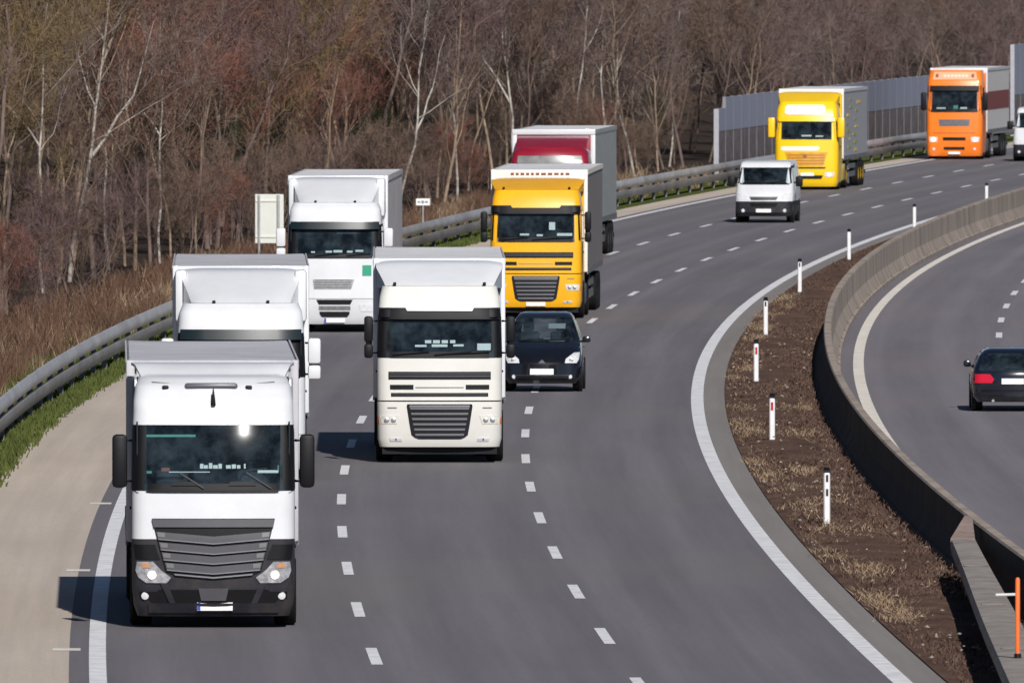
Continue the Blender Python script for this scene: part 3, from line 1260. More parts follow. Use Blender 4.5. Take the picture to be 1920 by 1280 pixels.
# ---------------------------------------------------------------- nearest truck: white with a dark grey lower front
def truck_grey_front():
    r = place("truck", 272.8, -9.23, "nearest white truck with dark grey grille, lit headlights and black mirrors", yaw=0.001)
    S = Shell([(.17, 1.16, .16, 2.2, .22, .06), (.34, 1.22, .06, 2.2, .24, .07), (.60, 1.245, .0, 2.25, .24, .08), (1.30, 1.25, .0, 2.25, .24, .08), (2.0, 1.25, .06, 2.25, .22, .085), (2.24, 1.246, .111, 2.25, .215, .085), (2.48, 1.243, .170, 2.25, .21, .085), (2.72, 1.239, .238, 2.25, .205, .085),
               (2.96, 1.235, .314, 2.25, .2, .085), (3.30, 1.22, .40, 2.25, .22, .07), (3.52, 1.19, .60, 2.25, .26, .08), (3.64, 1.13, .85, 2.2, .3, .08), (3.68, 1.0, 1.15, 2.15, .3, .05)], .955)
    m = MB()
    S.mesh(m, 1.30, 2.0)
    cab = m.build("cab", WHITE, r)
    m = MB()
    S.mesh(m, 2.0, 2.96, open_front=True, caps=False)
    m.build("cab_pillars", BLACK, cab)
    m = MB()
    S.mesh(m, 2.96, 3.68, sub=3)
    m.build("cab_roof", WHITE, cab)
    m = MB()
    S.mesh(m, .17, 1.292)
    bumper = m.build("bumper", DARKPLASTIC, r)
    m = MB()
    S.glass(m, [(2.0, -1.18, 1.18), (2.2, -1.17, 1.17), (2.955, -1.13, 1.13)])
    m.build("windscreen", GLASS, r)
    panel(S, r, "windscreen_surround", BLACK, [(1.97, -1.12, 1.12), (2.03, -1.2, 1.2), (2.11, -1.19, 1.19)], .012)
    for s in (-1, 1):
        panel(S, r, "a_pillar_trim", BLACK, [(2.0, *sorted((s * 1.14, s * 1.20))), (2.95, *sorted((s * 1.08, s * 1.15)))], .012, nx=3)
        panel(S, r, "wiper_cover", BLACK, [(2.08, *sorted((s * .22, s * .62))), (2.14, *sorted((s * .25, s * .58)))], .03, nx=4)
    cab_interior(r, S, 2.05, 2.95, 2.2, [(-.17, 2.36, .05, .07, PAPER), (-.11, 2.35, .06, .05, PAPER), (-.04, 2.365, .05, .08, PAPER), (.03, 2.35, .07, .05, PAPER), (.10, 2.36, .05, .07, PAPER), (.22, 2.35, .07, .05, PAPER), (.30, 2.355, .06, .06, PAPER), (.37, 2.35, .05, .05, PAPER),
                                         (.46, 2.36, .025, .07, PAPER), (.80, 2.28, .30, .04, PAPER), (1.0, 2.32, .12, .10, TEAL), (-.98, 2.27, .16, .035, TEAL), (-.70, 2.31, .12, .05, MARKRED), (-.35, 2.275, .6, .012, PAPER), (-.66, 2.80, .8, .035, TEAL)])
    wipers(r, S, [(-.14, 2.04, -.50, 2.27), (.84, 2.04, .48, 2.27)], GREYSLAT)
    # the grille: black field with five V shaped slats and bright ends
    vee = lambda x: .055 * (abs(x) - .45)
    panel(S, r, "grille", BLACK, [(.76, -.52, .52), (.83, -.70, .70), (1.28, -.82, .82), (1.60, -.90, .90)], .02, .06, nz=3)
    g = kids(r)[-1]
    panel(S, g, "grille_bar", GREYSLAT, [(1.475, -.875, .875), (1.59, -.90, .90)], .05, .05)
    for k, (z, w) in enumerate([(1.325, .84), (1.175, .80), (1.03, .76), (.885, .71)]):
        panel(S, g, "grille_slat", GREYSLAT, [(z - .05, -w + .03, w - .03), (z + .052, -w, w)], .045, .05, nx=14, warp=lambda x: .085 * (abs(x) - .45))
        panel(S, g, "slat_edge", mat("slat_lip", (0.30, 0.30, 0.32), 0.35, metal=.5), [(z - .062, -w + .03, w - .03), (z - .048, -w + .03, w - .03)], .055, .03, nx=14, nz=1, warp=lambda x: .085 * (abs(x) - .45))
        for s in (-1, 1):
            panel(S, g, "slat_end", mat("slat_end_grey", (0.22, 0.22, 0.23), 0.35, metal=.4), [(z - .02, *sorted((s * (w - .13), s * (w - .03)))), (z + .045, *sorted((s * (w - .13), s * (w - .02))))], .052, .03, nx=2,
                  warp=lambda x: .085 * (abs(x) - .45))
    panel(S, g, "grille_rim", mat("slat_lip", (0.30, 0.30, 0.32), 0.35, metal=.5), [(.765, -.56, .56), (.785, -.58, .58)], .05, .04, nx=12, nz=1, warp=lambda x: .085 * (abs(x) - .45))
    panel(S, bumper, "lower_intake", BLACK, [(.34, -.86, .86), (.42, -.95, .95), (.56, -.80, .80)], .012)
    panel(S, bumper, "step_panel", DARKPLASTIC, [(.22, -.95, .95), (.36, -.95, .95)], .035)
    panel(S, bumper, "centre_cap", GREYSLAT, [(.40, -.18, .18), (.58, -.22, .22)], .03)
    for s in (-1, 1):
        panel(S, bumper, "bumper_blade", DARKPLASTIC, [(.36, *sorted((s * .55, s * .64))), (.66, *sorted((s * .68, s * .78)))], .04, nx=3)
        h = panel(S, r, "headlight", mat("grey_lens", (0.30, 0.30, 0.32), .12, coat=.6, var=.5, vscale=12), [(.66, *sorted((s * .68, s * .98))), (.74, *sorted((s * .62, s * 1.10))), (.84, *sorted((s * .76, s * 1.14))), (.97, *sorted((s * .88, s * 1.12)))], .025, nx=6)
        m = MB()
        ring_on(S, m, s * .90, .775, .062, .045)
        m.build("lit_bulb", LAMPON, h)
        panel(S, h, "indicator", mat("amber_lens", (0.5, 0.24, 0.12), .3), [(.88, *sorted((s * .92, s * 1.04))), (.95, *sorted((s * .95, s * 1.06)))], .035, nx=3)
        panel(S, bumper, "headlight_recess", BLACK, [(1.0, *sorted((s * .78, s * 1.14))), (1.22, *sorted((s * .86, s * 1.17)))], .012, nx=5)
        m = MB()
        ring_on(S, m, s * 1.0, .47, .055, .02)
        m.build("fog_light", LAMPGLASS, bumper)
        panel(S, bumper, "fog_light_frame", BLACK, [(.43, *sorted((s * .74, s * 1.08))), (.53, *sorted((s * .78, s * 1.08)))], .012, nx=4)
    plate(r, S, .02, .315, .52, .12)
    # roof lamps, antenna
    m = MB()
    m.rbox(-.42, .36, S.front(0, 3.5) - .03, S.front(0, 3.5) + .2, 3.475, 3.565, .04)
    m.build("roof_lamp_slot", mat("slot_grey", (0.08, 0.08, 0.10), .4), cab)
    for x in (-.70, .52):
        m = MB()
        m.rbox(x - .05, x + .05, S.front(x, 3.5) - .03, S.front(x, 3.5) + .1, 3.46, 3.53, .02)
        m.build("roof_lamp", BLACK, cab)
    m = MB()
    m.tube([(.0, S.front(0, 3.27) - .03, 3.25), (0, S.front(0, 3.27) - .05, 3.34), (0, S.front(0, 3.3) - .05, 3.5)], [.04, .03, .006], 8)
    m.build("antenna", BLACK, cab)
    for s in (-1, 1):
        m = MB()
        m.tube([(s * .62, S.front(.6, 3.55) + .03, 3.55), (s * .9, S.front(.9, 3.56) + .02, 3.575)], .012, 6)
        m.build("roof_seam_clip", STEEL, cab)
    side_doors(r, S, 2.0, 2.96, .3, 1.45)
    for s in (-1, 1):
        m = MB()
        S.side(m, s, (.36, .55, 2.15), (1.28, .55, 2.15), .002, .02)
        m.build("door_skirt", DARKPLASTIC, r)
    mirrors(r, 2.44, .78, .22, 1.37, .10, BLACK)
    # the high deflector up to the trailer
    m = MB()

    def f(u, v):
        x = lerp(-1, 1, u)
        return (x * lerp(1.02, 1.20, min(1, v * 1.8)), lerp(1.0, 2.5, v) + .30 * abs(x) ** 4 * (1 - v), lerp(3.58, 3.83, min(1, v * 2.4)))
    m.solid(f, 16, 8, (0, .04, -.04))
    fr = m.build("roof_fairing", WHITE, r)
    for s in (-1, 1):
        m = MB()
        m.prism([(1.25, 3.5), (1.3, 3.6), (2.5, 3.79), (2.5, 3.4)], *sorted((s * 1.12, s * 1.15)))
        m.build("fairing_cheek", WHITE, fr)
        m = MB()
        m.rbox(*sorted((s * 1.14, s * 1.18)), 1.9, 2.75, 1.2, 3.6, .012, 1)
        m.build("side_deflector", mat("deflector_grey", (0.22, 0.22, 0.25), .5, var=.1), r)
    chassis(r, 16, STEEL, [1.42, 5.2, 11.6, 12.9, 14.2])
    trailer(r, 2.85, 13.6, 3.85, 1.18, TARP_SLATE, TARP_GREY, TARP_GREY, TARP_GREY)
    return r


# ---------------------------------------------------------------- smooth fronted truck with high roof and slim grille
def truck_slim(y, off, label, white, visible_front, yaw=0.0, roofmat=None, green=False, ztop=3.92):
    r = place("truck", y, off, label, yaw=yaw)
    S = Shell([(.20, 1.17, .14, 2.2, .22, .06), (.36, 1.23, .03, 2.2, .26, .07), (.84, 1.25, 0, 2.25, .28, .09), (1.9, 1.25, .08, 2.25, .26, .09),
               (2.78, 1.22, .28, 2.25, .24, .08), (3.1, 1.19, .38, 2.25, .24, .08), (3.26, 1.12, .55, 2.2, .28, .08)], .955)
    m = MB()
    S.mesh(m, .85, 1.9)
    cab = m.build("cab", white, r)
    m = MB()
    S.mesh(m, .20, .838)
    bumper = m.build("bumper", white, r)
    m = MB()
    S.mesh(m, 1.9, 2.72, open_front=True, caps=False)
    m.build("cab_pillars", BLACK, cab)
    m = MB()
    S.mesh(m, 2.72, 3.26, sub=2)
    m.build("cab_roof", white, cab)
    m = MB()
    S.glass(m, [(1.9, -1.16, 1.16), (2.72, -1.10, 1.10)])
    m.build("windscreen", GLASS, r)
    panel(S, r, "windscreen_surround", BLACK, [(1.86, -1.05, 1.05), (1.93, -1.14, 1.14), (1.97, -1.14, 1.14)], .012)
    panel(S, r, "sun_visor", mat("visor_tint", (0.006, 0.014, 0.018), 0.35), [(2.60, -1.13, 1.13), (2.79, -1.12, 1.12)], .14, .03)
    for s in (-1, 1):
        panel(S, r, "a_pillar_trim", BLACK, [(1.93, *sorted((s * 1.12, s * 1.18))), (2.72, *sorted((s * 1.08, s * 1.13)))], .012, nx=3)
    cab_interior(r, S, 1.93, 2.72, 2.2, [(-.15, 2.03, .16, .05, PAPER), (.08, 2.04, .22, .06, PAPER), (.38, 2.03, .14, .05, PAPER), (.62, 2.05, .2, .05, PAPER), (-.55, 2.02, .1, .04, PAPER), (.3, 2.50, .5, .04, PAPER)])
    wipers(r, S, [(-.5, 1.93, .1, 1.98), (.3, 1.93, .9, 1.98)])
    g = panel(S, r, "grille", mat("silver_mesh", (0.30, 0.30, 0.31), .6, var=.25, vscale=12), [(1.09, -.52, .42), (1.33, -.55, .50)], .015)
    bars(S, g, "grille_slats", GREYSLAT, [(1.13 + .06 * k, 1.145 + .06 * k, -.5, .42) for k in range(4)], .025)
    panel(S, bumper, "upper_intake", BLACK, [(.70, -.40, .40), (.82, -.46, .46)], .014)
    panel(S, bumper, "middle_intake", mat("mesh_grey", (0.14, 0.14, 0.15), .6, var=.6, vscale=20), [(.56, -.40, .40), (.66, -.40, .40)], .014)
    panel(S, bumper, "lower_intake", BLACK, [(.38, -.32, .32), (.46, -.38, .38), (.52, -.38, .38)], .014)
    for s in (-1, 1):
        panel(S, r, "headlight", LAMPGLASS, [(.52, *sorted((s * .66, s * 1.0))), (.70, *sorted((s * .62, s * 1.12)))], .012, nx=5)
        m = MB()
        ring_on(S, m, s * .9, .36, .05, .015)
        m.build("fog_light", LAMPGLASS, bumper)
    plate(r, S, 0, .30, .52, .11)
    if green:
        panel(S, r, "green_sticker", GREENSTK, [(1.42, .70, .93), (1.69, .70, .93)], .006, .01, nx=2)
    side_doors(r, S, 1.9, 2.72, .3, 1.45)
    mirrors(r, 2.25, .76, .24, 1.36, .12, white, double=True)
    fairing(r, white, 3.27, ztop - .03, .62, 2.78, .92, 1.12)
    for s in (-1, 1):
        m = MB()
        m.rbox(*sorted((s * 1.13, s * 1.18)), 2.15, 2.8, .9, 3.55, .012, 1)
        m.build("side_deflector", white, r)
        m = MB()
        m.rbox(*sorted((s * 1.0, s * 1.225)), 1.75, 2.75, 2.9, ztop - .06, .06)
        m.build("fairing_cheek_block", white, r)
        m = MB()
        m.rbox(s * .5 - .03, s * .5 + .03, .58, .70, 3.25, 3.32, .015)
        m.build("roof_lamp", BLACK, r)
    chassis(r, 16, STEEL, [1.42, 5.2, 11.6, 12.9, 14.2])
    trailer(r, 2.85, 13.6, ztop, 1.18, TARP_GREY, roofmat or TARP_WHITE, white, white)
    return r


# ---------------------------------------------------------------- truck with slotted upper grille and tub shaped lower grille
def truck_slotted(y, off, label, paint, sidemat, roofmat, frontmat, yaw=0.0, marks=False, deflector=None, papers=True, roof_paint=None):
    r = place("truck", y, off, label, yaw=yaw)
    S = Shell([(.30, 1.20, .08, 2.2, .24, .05), (.46, 1.24, .0, 2.2, .26, .06), (1.16, 1.25, 0, 2.25, .26, .07), (2.0, 1.25, .05, 2.25, .2, .06),
               (2.84, 1.23, .20, 2.25, .18, .05), (3.15, 1.20, .32, 2.25, .2, .06), (3.36, 1.15, .45, 2.2, .24, .06)], .955)
    m = MB()
    S.mesh(m, 1.19, 2.0)
    cab = m.build("cab", paint, r)
    m = MB()
    S.mesh(m, .30, 1.165)
    bumper = m.build("bumper", paint, r)
    m = MB()
    m.box(-1.14, 1.14, .2, 2.1, 1.15, 1.2)
    m.build("bumper_gap", BLACK, cab, flat=True)
    m = MB()
    S.mesh(m, 2.0, 2.84, open_front=True, caps=False)
    m.build("cab_pillars", BLACK if papers else paint, cab)
    m = MB()
    S.mesh(m, 2.84, 3.36, sub=2)
    m.build("cab_roof", paint, cab)
    m = MB()
    S.glass(m, [(2.0, -1.19, 1.19), (2.84, -1.15, 1.15)])
    m.build("windscreen", GLASS, r)
    panel(S, r, "windscreen_surround", BLACK, [(2.0, -1.16, 1.16), (2.12, -1.16, 1.16)], .012)
    vis = panel(S, r, "sun_visor", BLACK, [(2.74, -1.16, 1.16), (2.96, -1.17, 1.17)], .10, .03)
    panel(S, cab, "visor_lip", paint, [(2.90, -.62, .62), (3.0, -.68, .68)], .125, .05)
    for s in (-1, 1):
        panel(S, r, "a_pillar_trim", BLACK, [(2.05, *sorted((s * 1.12, s * 1.17))), (2.84, *sorted((s * 1.09, s * 1.13)))], .012, nx=3)
    cards = [(-.22, 2.31, .12, .06, PAPER), (-.06, 2.31, .13, .06, PAPER), (.10, 2.31, .12, .06, PAPER), (.25, 2.31, .1, .06, PAPER), (-.36, 2.23, .22, .04, PAPER), (.0, 2.235, .3, .05, PAPER), (.36, 2.24, .2, .04, PAPER), (.88, 2.21, .32, .13, PAPER), (-1.06, 2.35, .05, .18, MARKYELLOW)] if papers else \
            [(.42, 2.42, .16, .2, PAPER), (-.3, 2.2, .24, .05, PAPER), (.75, 2.2, .4, .07, PAPER), (.1, 2.18, .16, .05, PAPER), (.95, 2.75, .06, .06, PAPER)]
    cab_interior(r, S, 2.08, 2.84, 2.2, cards)
    wipers(r, S, [(-.9, 2.06, -.2, 2.12), (-.1, 2.06, .6, 2.12), (.2, 2.08, .95, 2.11)])
    # slots above
    g = bars(S, r, "upper_grille", BLACK, [(1.59, 1.74, -.98, .98), (1.40, 1.49, -.95, -.50), (1.40, 1.49, .50, .95), (1.265, 1.335, -.93, .93)], .008)
    bars(S, g, "grille_louvres", GREYSLAT, [(1.645, 1.665, -.96, .96), (1.695, 1.71, -.96, .96), (1.295, 1.307, -.9, .9)], .016)
    bars(S, g, "grille_badge_bar", mat("badge_grey", (0.34, 0.34, 0.34), .4, metal=.4), [(1.432, 1.452, -.46, .46)], .014)
    # tub shaped grille below
    lg = panel(S, r, "lower_grille", BLACK, [(.455, -.40, .40), (.475, -.47, .47), (.53, -.54, .54), (.75, -.58, .58), (1.08, -.63, .63), (1.12, -.62, .62)], .012)
    for k in range(6):
        z = .535 + .10 * k
        w = lerp(.46, .56, k / 5)
        panel(S, lg, "grille_slat", mat("slat_mid_grey", (0.17, 0.17, 0.19), .4, metal=.4), [(z - .018, -w, w), (z + .022, -w - .01, w + .01)], .028, .03, nz=1)
    panel(S, lg, "grille_rim", mat("slat_lip", (0.30, 0.30, 0.32), 0.35, metal=.5), [(1.065, -.58, .58), (1.10, -.57, .57)], .03, .03, nz=1)
    for s in (-1, 1):
        h = panel(S, r, "headlight", mat("pale_lens", (0.62, 0.61, 0.56), .15, coat=.6, var=.2, vscale=16), [(.74, *sorted((s * .82, s * 1.12))), (.90, *sorted((s * .76, s * 1.15)))], .012, nx=6)
        for q in (.88, 1.01):
            m = MB()
            ring_on(S, m, s * q, .815, .05, .022)
            m.build("reflector_bowl", CHROME, h)
        panel(S, h, "indicator", LAMPORANGE, [(.74, *sorted((s * 1.15, s * 1.20))), (.88, *sorted((s * 1.17, s * 1.215)))], .014, nx=2)
        f = panel(S, bumper, "fog_light", LAMPGLASS, [(.41, *sorted((s * .72, s * .94))), (.47, *sorted((s * .72, s * .96)))], .012, nx=4)
        panel(S, f, "fog_light_bar", STEEL, [(.43, *sorted((s * .82, s * .85))), (.465, *sorted((s * .82, s * .85)))], .02, nx=2)
        panel(S, r, "corner_lamp", STEEL, [(1.04, *sorted((s * .82, s * 1.0))), (1.06, *sorted((s * .82, s * 1.0)))], .01, nx=3)
        panel(S, r, "mirror_bracket", BLACK, [(2.78, *sorted((s * .95, s * 1.18))), (2.93, *sorted((s * .95, s * 1.19)))], .11, nx=3)
    if marks:
        plate(r, S, 0, .385, .5, .10, blue=False)
    side_doors(r, S, 2.0, 2.84, .3, 1.45)
    mirrors(r, 2.40, .80, .17, 1.36, .14, BLACK, double=True)
    fairing(r, roof_paint or paint, 3.37, 3.66 if marks else 3.83, .55, 2.2 if marks else 2.78, 1.10 if marks else 1.04, 1.22, side_mat=deflector)
    for s in (-1, 1):
        m = MB()
        m.rbox(*sorted((s * 1.14, s * 1.19)), 2.15, 2.8, .9, 3.55, .012, 1)
        m.build("side_deflector", deflector or paint, r)
        m = MB()
        m.rbox(s * .86 - .03, s * .86 + .03, .55, .68, 3.37, 3.44, .015)
        m.build("roof_lamp", BLACK, r)
    m = MB()
    m.box(-1.1, 1.1, .25, 1.0, .16, .32)
    m.build("underrun_guard", BLACK, r, flat=True)
    chassis(r, 16, STEEL, [1.42, 5.2, 11.6, 12.9, 14.2])
    tr = trailer(r, 2.85, 13.6, 3.86, 1.18, sidemat, roofmat, frontmat, frontmat)
    if marks:
        m = MB()
        rr = random.Random(4)
        x = -.75
        while x < .75:
            w = rr.uniform(.07, .13)
            m.box(x, x + w, 2.805, 2.825, 3.72, 3.78)
            x += w + .05
        m.build("faded_lettering", MARKRED, tr, flat=True)
    return r


# ---------------------------------------------------------------- yellow truck with tall body
def truck_yellow():
    r = place("truck", 727.7, -9.18, "bright yellow truck with white visor panel and light grey box trailer", yaw=.0)
    S = Shell([(.12, 1.15, .14, 2.2, .24, .06), (.30, 1.22, .02, 2.2, .28, .08), (.80, 1.24, 0, 2.2, .30, .10), (1.5, 1.24, .06, 2.2, .28, .10), (1.95, 1.24, .12, 2.2, .26, .09),
               (2.66, 1.21, .28, 2.2, .24, .08), (3.1, 1.18, .40, 2.2, .24, .08), (3.42, 1.10, .62, 2.2, .28, .08)])
    m = MB()
    S.mesh(m, .12, 1.95)
    cab = m.build("cab", YELLOW, r)
    m = MB()
    S.mesh(m, 1.95, 2.64, open_front=True, caps=False)
    m.build("cab_pillars", YELLOW, cab)
    m = MB()
    S.mesh(m, 2.64, 3.42, sub=2)
    m.build("cab_roof", YELLOW, cab)
    m = MB()
    S.glass(m, [(1.95, -1.13, 1.13), (2.64, -1.08, 1.08)])
    m.build("windscreen", GLASS, r)
    cab_interior(r, S, 2.0, 2.64, 2.1, [(0, 2.1, .4, .06, PAPER), (.5, 2.08, .3, .05, PAPER)])
    wipers(r, S, [(-.8, 1.98, -.1, 2.04), (.1, 1.98, .8, 2.04)])
    panel(S, r, "visor_panel", mat("white_visor", (0.82, 0.80, 0.78), .4), [(2.92, -.78, .62), (3.0, -.86, .72), (3.22, -.84, .72), (3.30, -.76, .62)], .03)
    panel(S, r, "brow_panel", YELLOW, [(2.66, -1.1, 1.1), (2.80, -1.1, 1.1)], .08)
    g = panel(S, r, "bonnet_stripe", mat("white_visor", (0.82, 0.80, 0.78), .4), [(1.52, -.92, .4), (1.58, -1.0, .52), (1.68, -.95, .5)], .012)
    gr_ = panel(S, r, "grille", mat("ochre_grille", (0.62, 0.30, 0.02), .5, var=.2), [(.92, -.66, .66), (1.46, -.84, .84)], .012)
    bars(S, gr_, "grille_slats", mat("ochre_dark", (0.36, 0.13, 0.02), .5), [(1.0 + .11 * k, 1.035 + .11 * k, -.72, .72) for k in range(4)], .022)
    panel(S, gr_, "badge", MARKRED, [(1.25, -.12, .02), (1.38, -.12, .02)], .03, nx=2)
    panel(S, r, "upper_intake", BLACK, [(.82, -.72, .72), (.88, -.78, .78)], .014)
    panel(S, r, "lower_intake", BLACK, [(.42, -.55, .60), (.56, -.62, .66)], .014)
    plate(r, S, .05, .60, .52, .12, blue=False)
    for s in (-1, 1):
        h = panel(S, r, "headlight", LAMPGLASS, [(.50, *sorted((s * .74, s * 1.05))), (.68, *sorted((s * .72, s * 1.12)))], .014, nx=5)
        m = MB()
        ring_on(S, m, s * .9, .59, .06, .03)
        m.build("lit_bulb", LAMPON, h)
    side_doors(r, S, 1.95, 2.64, .3, 1.45)
    mirrors(r, 2.42, .78, .27, 1.36, .15, YELLOW)
    fairing(r, YELLOW, 3.40, 3.80, .72, 2.5, 1.1, 1.2)
    for s in (-1, 1):
        m = MB()
        m.rbox(*sorted((s * 1.18, s * 1.23)), 2.1, 2.75, .9, 3.7, .012, 1)
        m.build("side_deflector", YELLOW, r)
        m = MB()
        m.rbox(*sorted((s * .95, s * 1.235)), 2.0, 4.2, .32, .98, .05)
        m.build("side_skirt", YELLOW, r)

    def marks(tr, s, y0, hw):
        rr = random.Random(11)
        for k in range(14):
            y = y0 + .8 + .45 * (k % 3) + rr.random() * 3.0 + (0 if k % 2 else 4.0)
            z = 1.40 + .155 * k
            m = MB()
            m.box(*sorted((s * (hw - .03), s * (hw - .008))), y, y + rr.uniform(.8, 2.0), z, z + rr.uniform(.07, .13))
            m.build("side_lettering", MARKGREEN if k % 3 else MARKYELLOW, tr, flat=True)
    chassis(r, 16, YELLOW, [1.42, 5.2, 11.6, 12.9, 14.2])
    trailer(r, 2.85, 13.6, 3.9, 1.18, mat("grey_box_side", (0.36, 0.35, 0.38), .5, var=.06), TARP_WHITE, mat("pale_front", (0.78, 0.73, 0.66), .5), WHITE, side_marks=marks)
    return r


# ---------------------------------------------------------------- orange truck
def truck_orange():
    r = place("truck", 822.8, -10.0, "orange truck with pale trailer carrying a brown red band")
    S = Shell([(.14, 1.17, .12, 2.2, .22, .06), (.32, 1.22, .02, 2.2, .26, .07), (1.1, 1.24, 0, 2.2, .28, .08), (2.1, 1.24, .10, 2.2, .24, .08),
               (3.2, 1.21, .32, 2.2, .22, .08), (3.5, 1.2, .40, 2.2, .22, .08), (3.92, 1.14, .72, 2.2, .26, .08)])
    m = MB()
    S.mesh(m, .14, 2.1)
    cab = m.build("cab", ORANGE, r)
    m = MB()
    S.mesh(m, 2.1, 3.2, open_front=True, caps=False)
    m.build("cab_pillars", ORANGE, cab)
    m = MB()
    S.mesh(m, 3.2, 3.92, sub=2)
    m.build("cab_roof", ORANGE, cab)
    m = MB()
    S.glass(m, [(2.1, -1.12, 1.12), (3.2, -1.06, 1.06)])
    m.build("windscreen", GLASS, r)
    panel(S, r, "windscreen_surround", BLACK, [(2.07, -1.0, 1.0), (2.16, -1.14, 1.14), (2.22, -1.14, 1.14)], .012)
    panel(S, r, "sun_visor", BLACK, [(3.02, -1.08, 1.08), (3.24, -1.08, 1.08)], .10, .03)
    cab_interior(r, S, 2.15, 3.2, 2.1, [(0.05, 2.3, .2, .15, TEAL), (-.6, 2.24, .4, .08, PAPER), (.4, 2.25, .3, .08, PAPER)])
    wipers(r, S, [(-.8, 2.13, -.1, 2.2), (.1, 2.13, .8, 2.2)])
    v = panel(S, r, "roof_sign", SALMON, [(3.50, -.98, .98), (3.84, -.92, .92)], .03)
    bars(S, v, "faded_lettering", mat("pale_lettering", (0.85, 0.62, 0.5), .5), [(3.62, 3.72, -.5 + .16 * k, -.39 + .16 * k) for k in range(7)], .036, nx=2)
    for x in (-.86, .72):
        panel(S, v, "marker_lamp", MARKRED, [(3.60, x, x + .13), (3.76, x, x + .13)], .04, nx=2)
    g = panel(S, r, "grille", mat("grille_grey", (0.14, 0.13, 0.14), .5, var=.3, vscale=12), [(1.46, -.66, .66), (1.76, -.70, .70)], .012)
    bars(S, g, "grille_slats", GREYSLAT, [(1.52 + .08 * k, 1.54 + .08 * k, -.64, .64) for k in range(3)], .02)
    panel(S, r, "step_seam", mat("orange_seam", (0.35, 0.07, 0.01), .6), [(1.14, -1.1, 1.1), (1.17, -1.1, 1.1)], .006)
    panel(S, r, "upper_intake", BLACK, [(.83, -.5, .5), (.97, -.5, .5)], .012)
    panel(S, r, "lower_intake", BLACK, [(.42, -.46, .46), (.54, -.46, .46)], .012)
    plate(r, S, 0, .28, .52, .11, blue=False)
    for s in (-1, 1):
        h = panel(S, r, "headlight", LAMPGLASS, [(.76, *sorted((s * .76, s * 1.08))), (.98, *sorted((s * .74, s * 1.12)))], .014, nx=5)
        m = MB()
        ring_on(S, m, s * .92, .88, .085, .03)
        m.build("lit_bulb", mat("headlamp_on", (0.9, 0.8, 0.7), .2, emit=(1, .75, .5), estr=3.0), h)
        m = MB()
        ring_on(S, m, s * .9, .45, .06, .015)
        m.build("fog_light", LAMPGLASS, r)
    side_doors(r, S, 2.1, 3.2, .3, 1.45)
    mirrors(r, 2.55, .8, .24, 1.36, .12, BLACK)
    for s in (-1, 1):
        m = MB()
        m.rbox(*sorted((s * 1.18, s * 1.23)), 2.1, 2.75, .9, 3.8, .012, 1)
        m.build("side_deflector", ORANGE, r)

    def marks(tr, s, y0, hw):
        m = MB()
        m.box(*sorted((s * (hw - .03), s * (hw - .006))), y0 + .4, y0 + 13.4, 2.15, 2.95)
        m.build("side_band", BROWNBAND, tr, flat=True)
    chassis(r, 16, STEEL, [1.42, 5.2, 11.6, 12.9, 14.2])
    trailer(r, 2.75, 13.6, 4.0, 1.18, mat("pale_box_side", (0.62, 0.60, 0.58), .5, var=.06), TARP_WHITE, WHITE, WHITE, side_marks=marks)
    return r


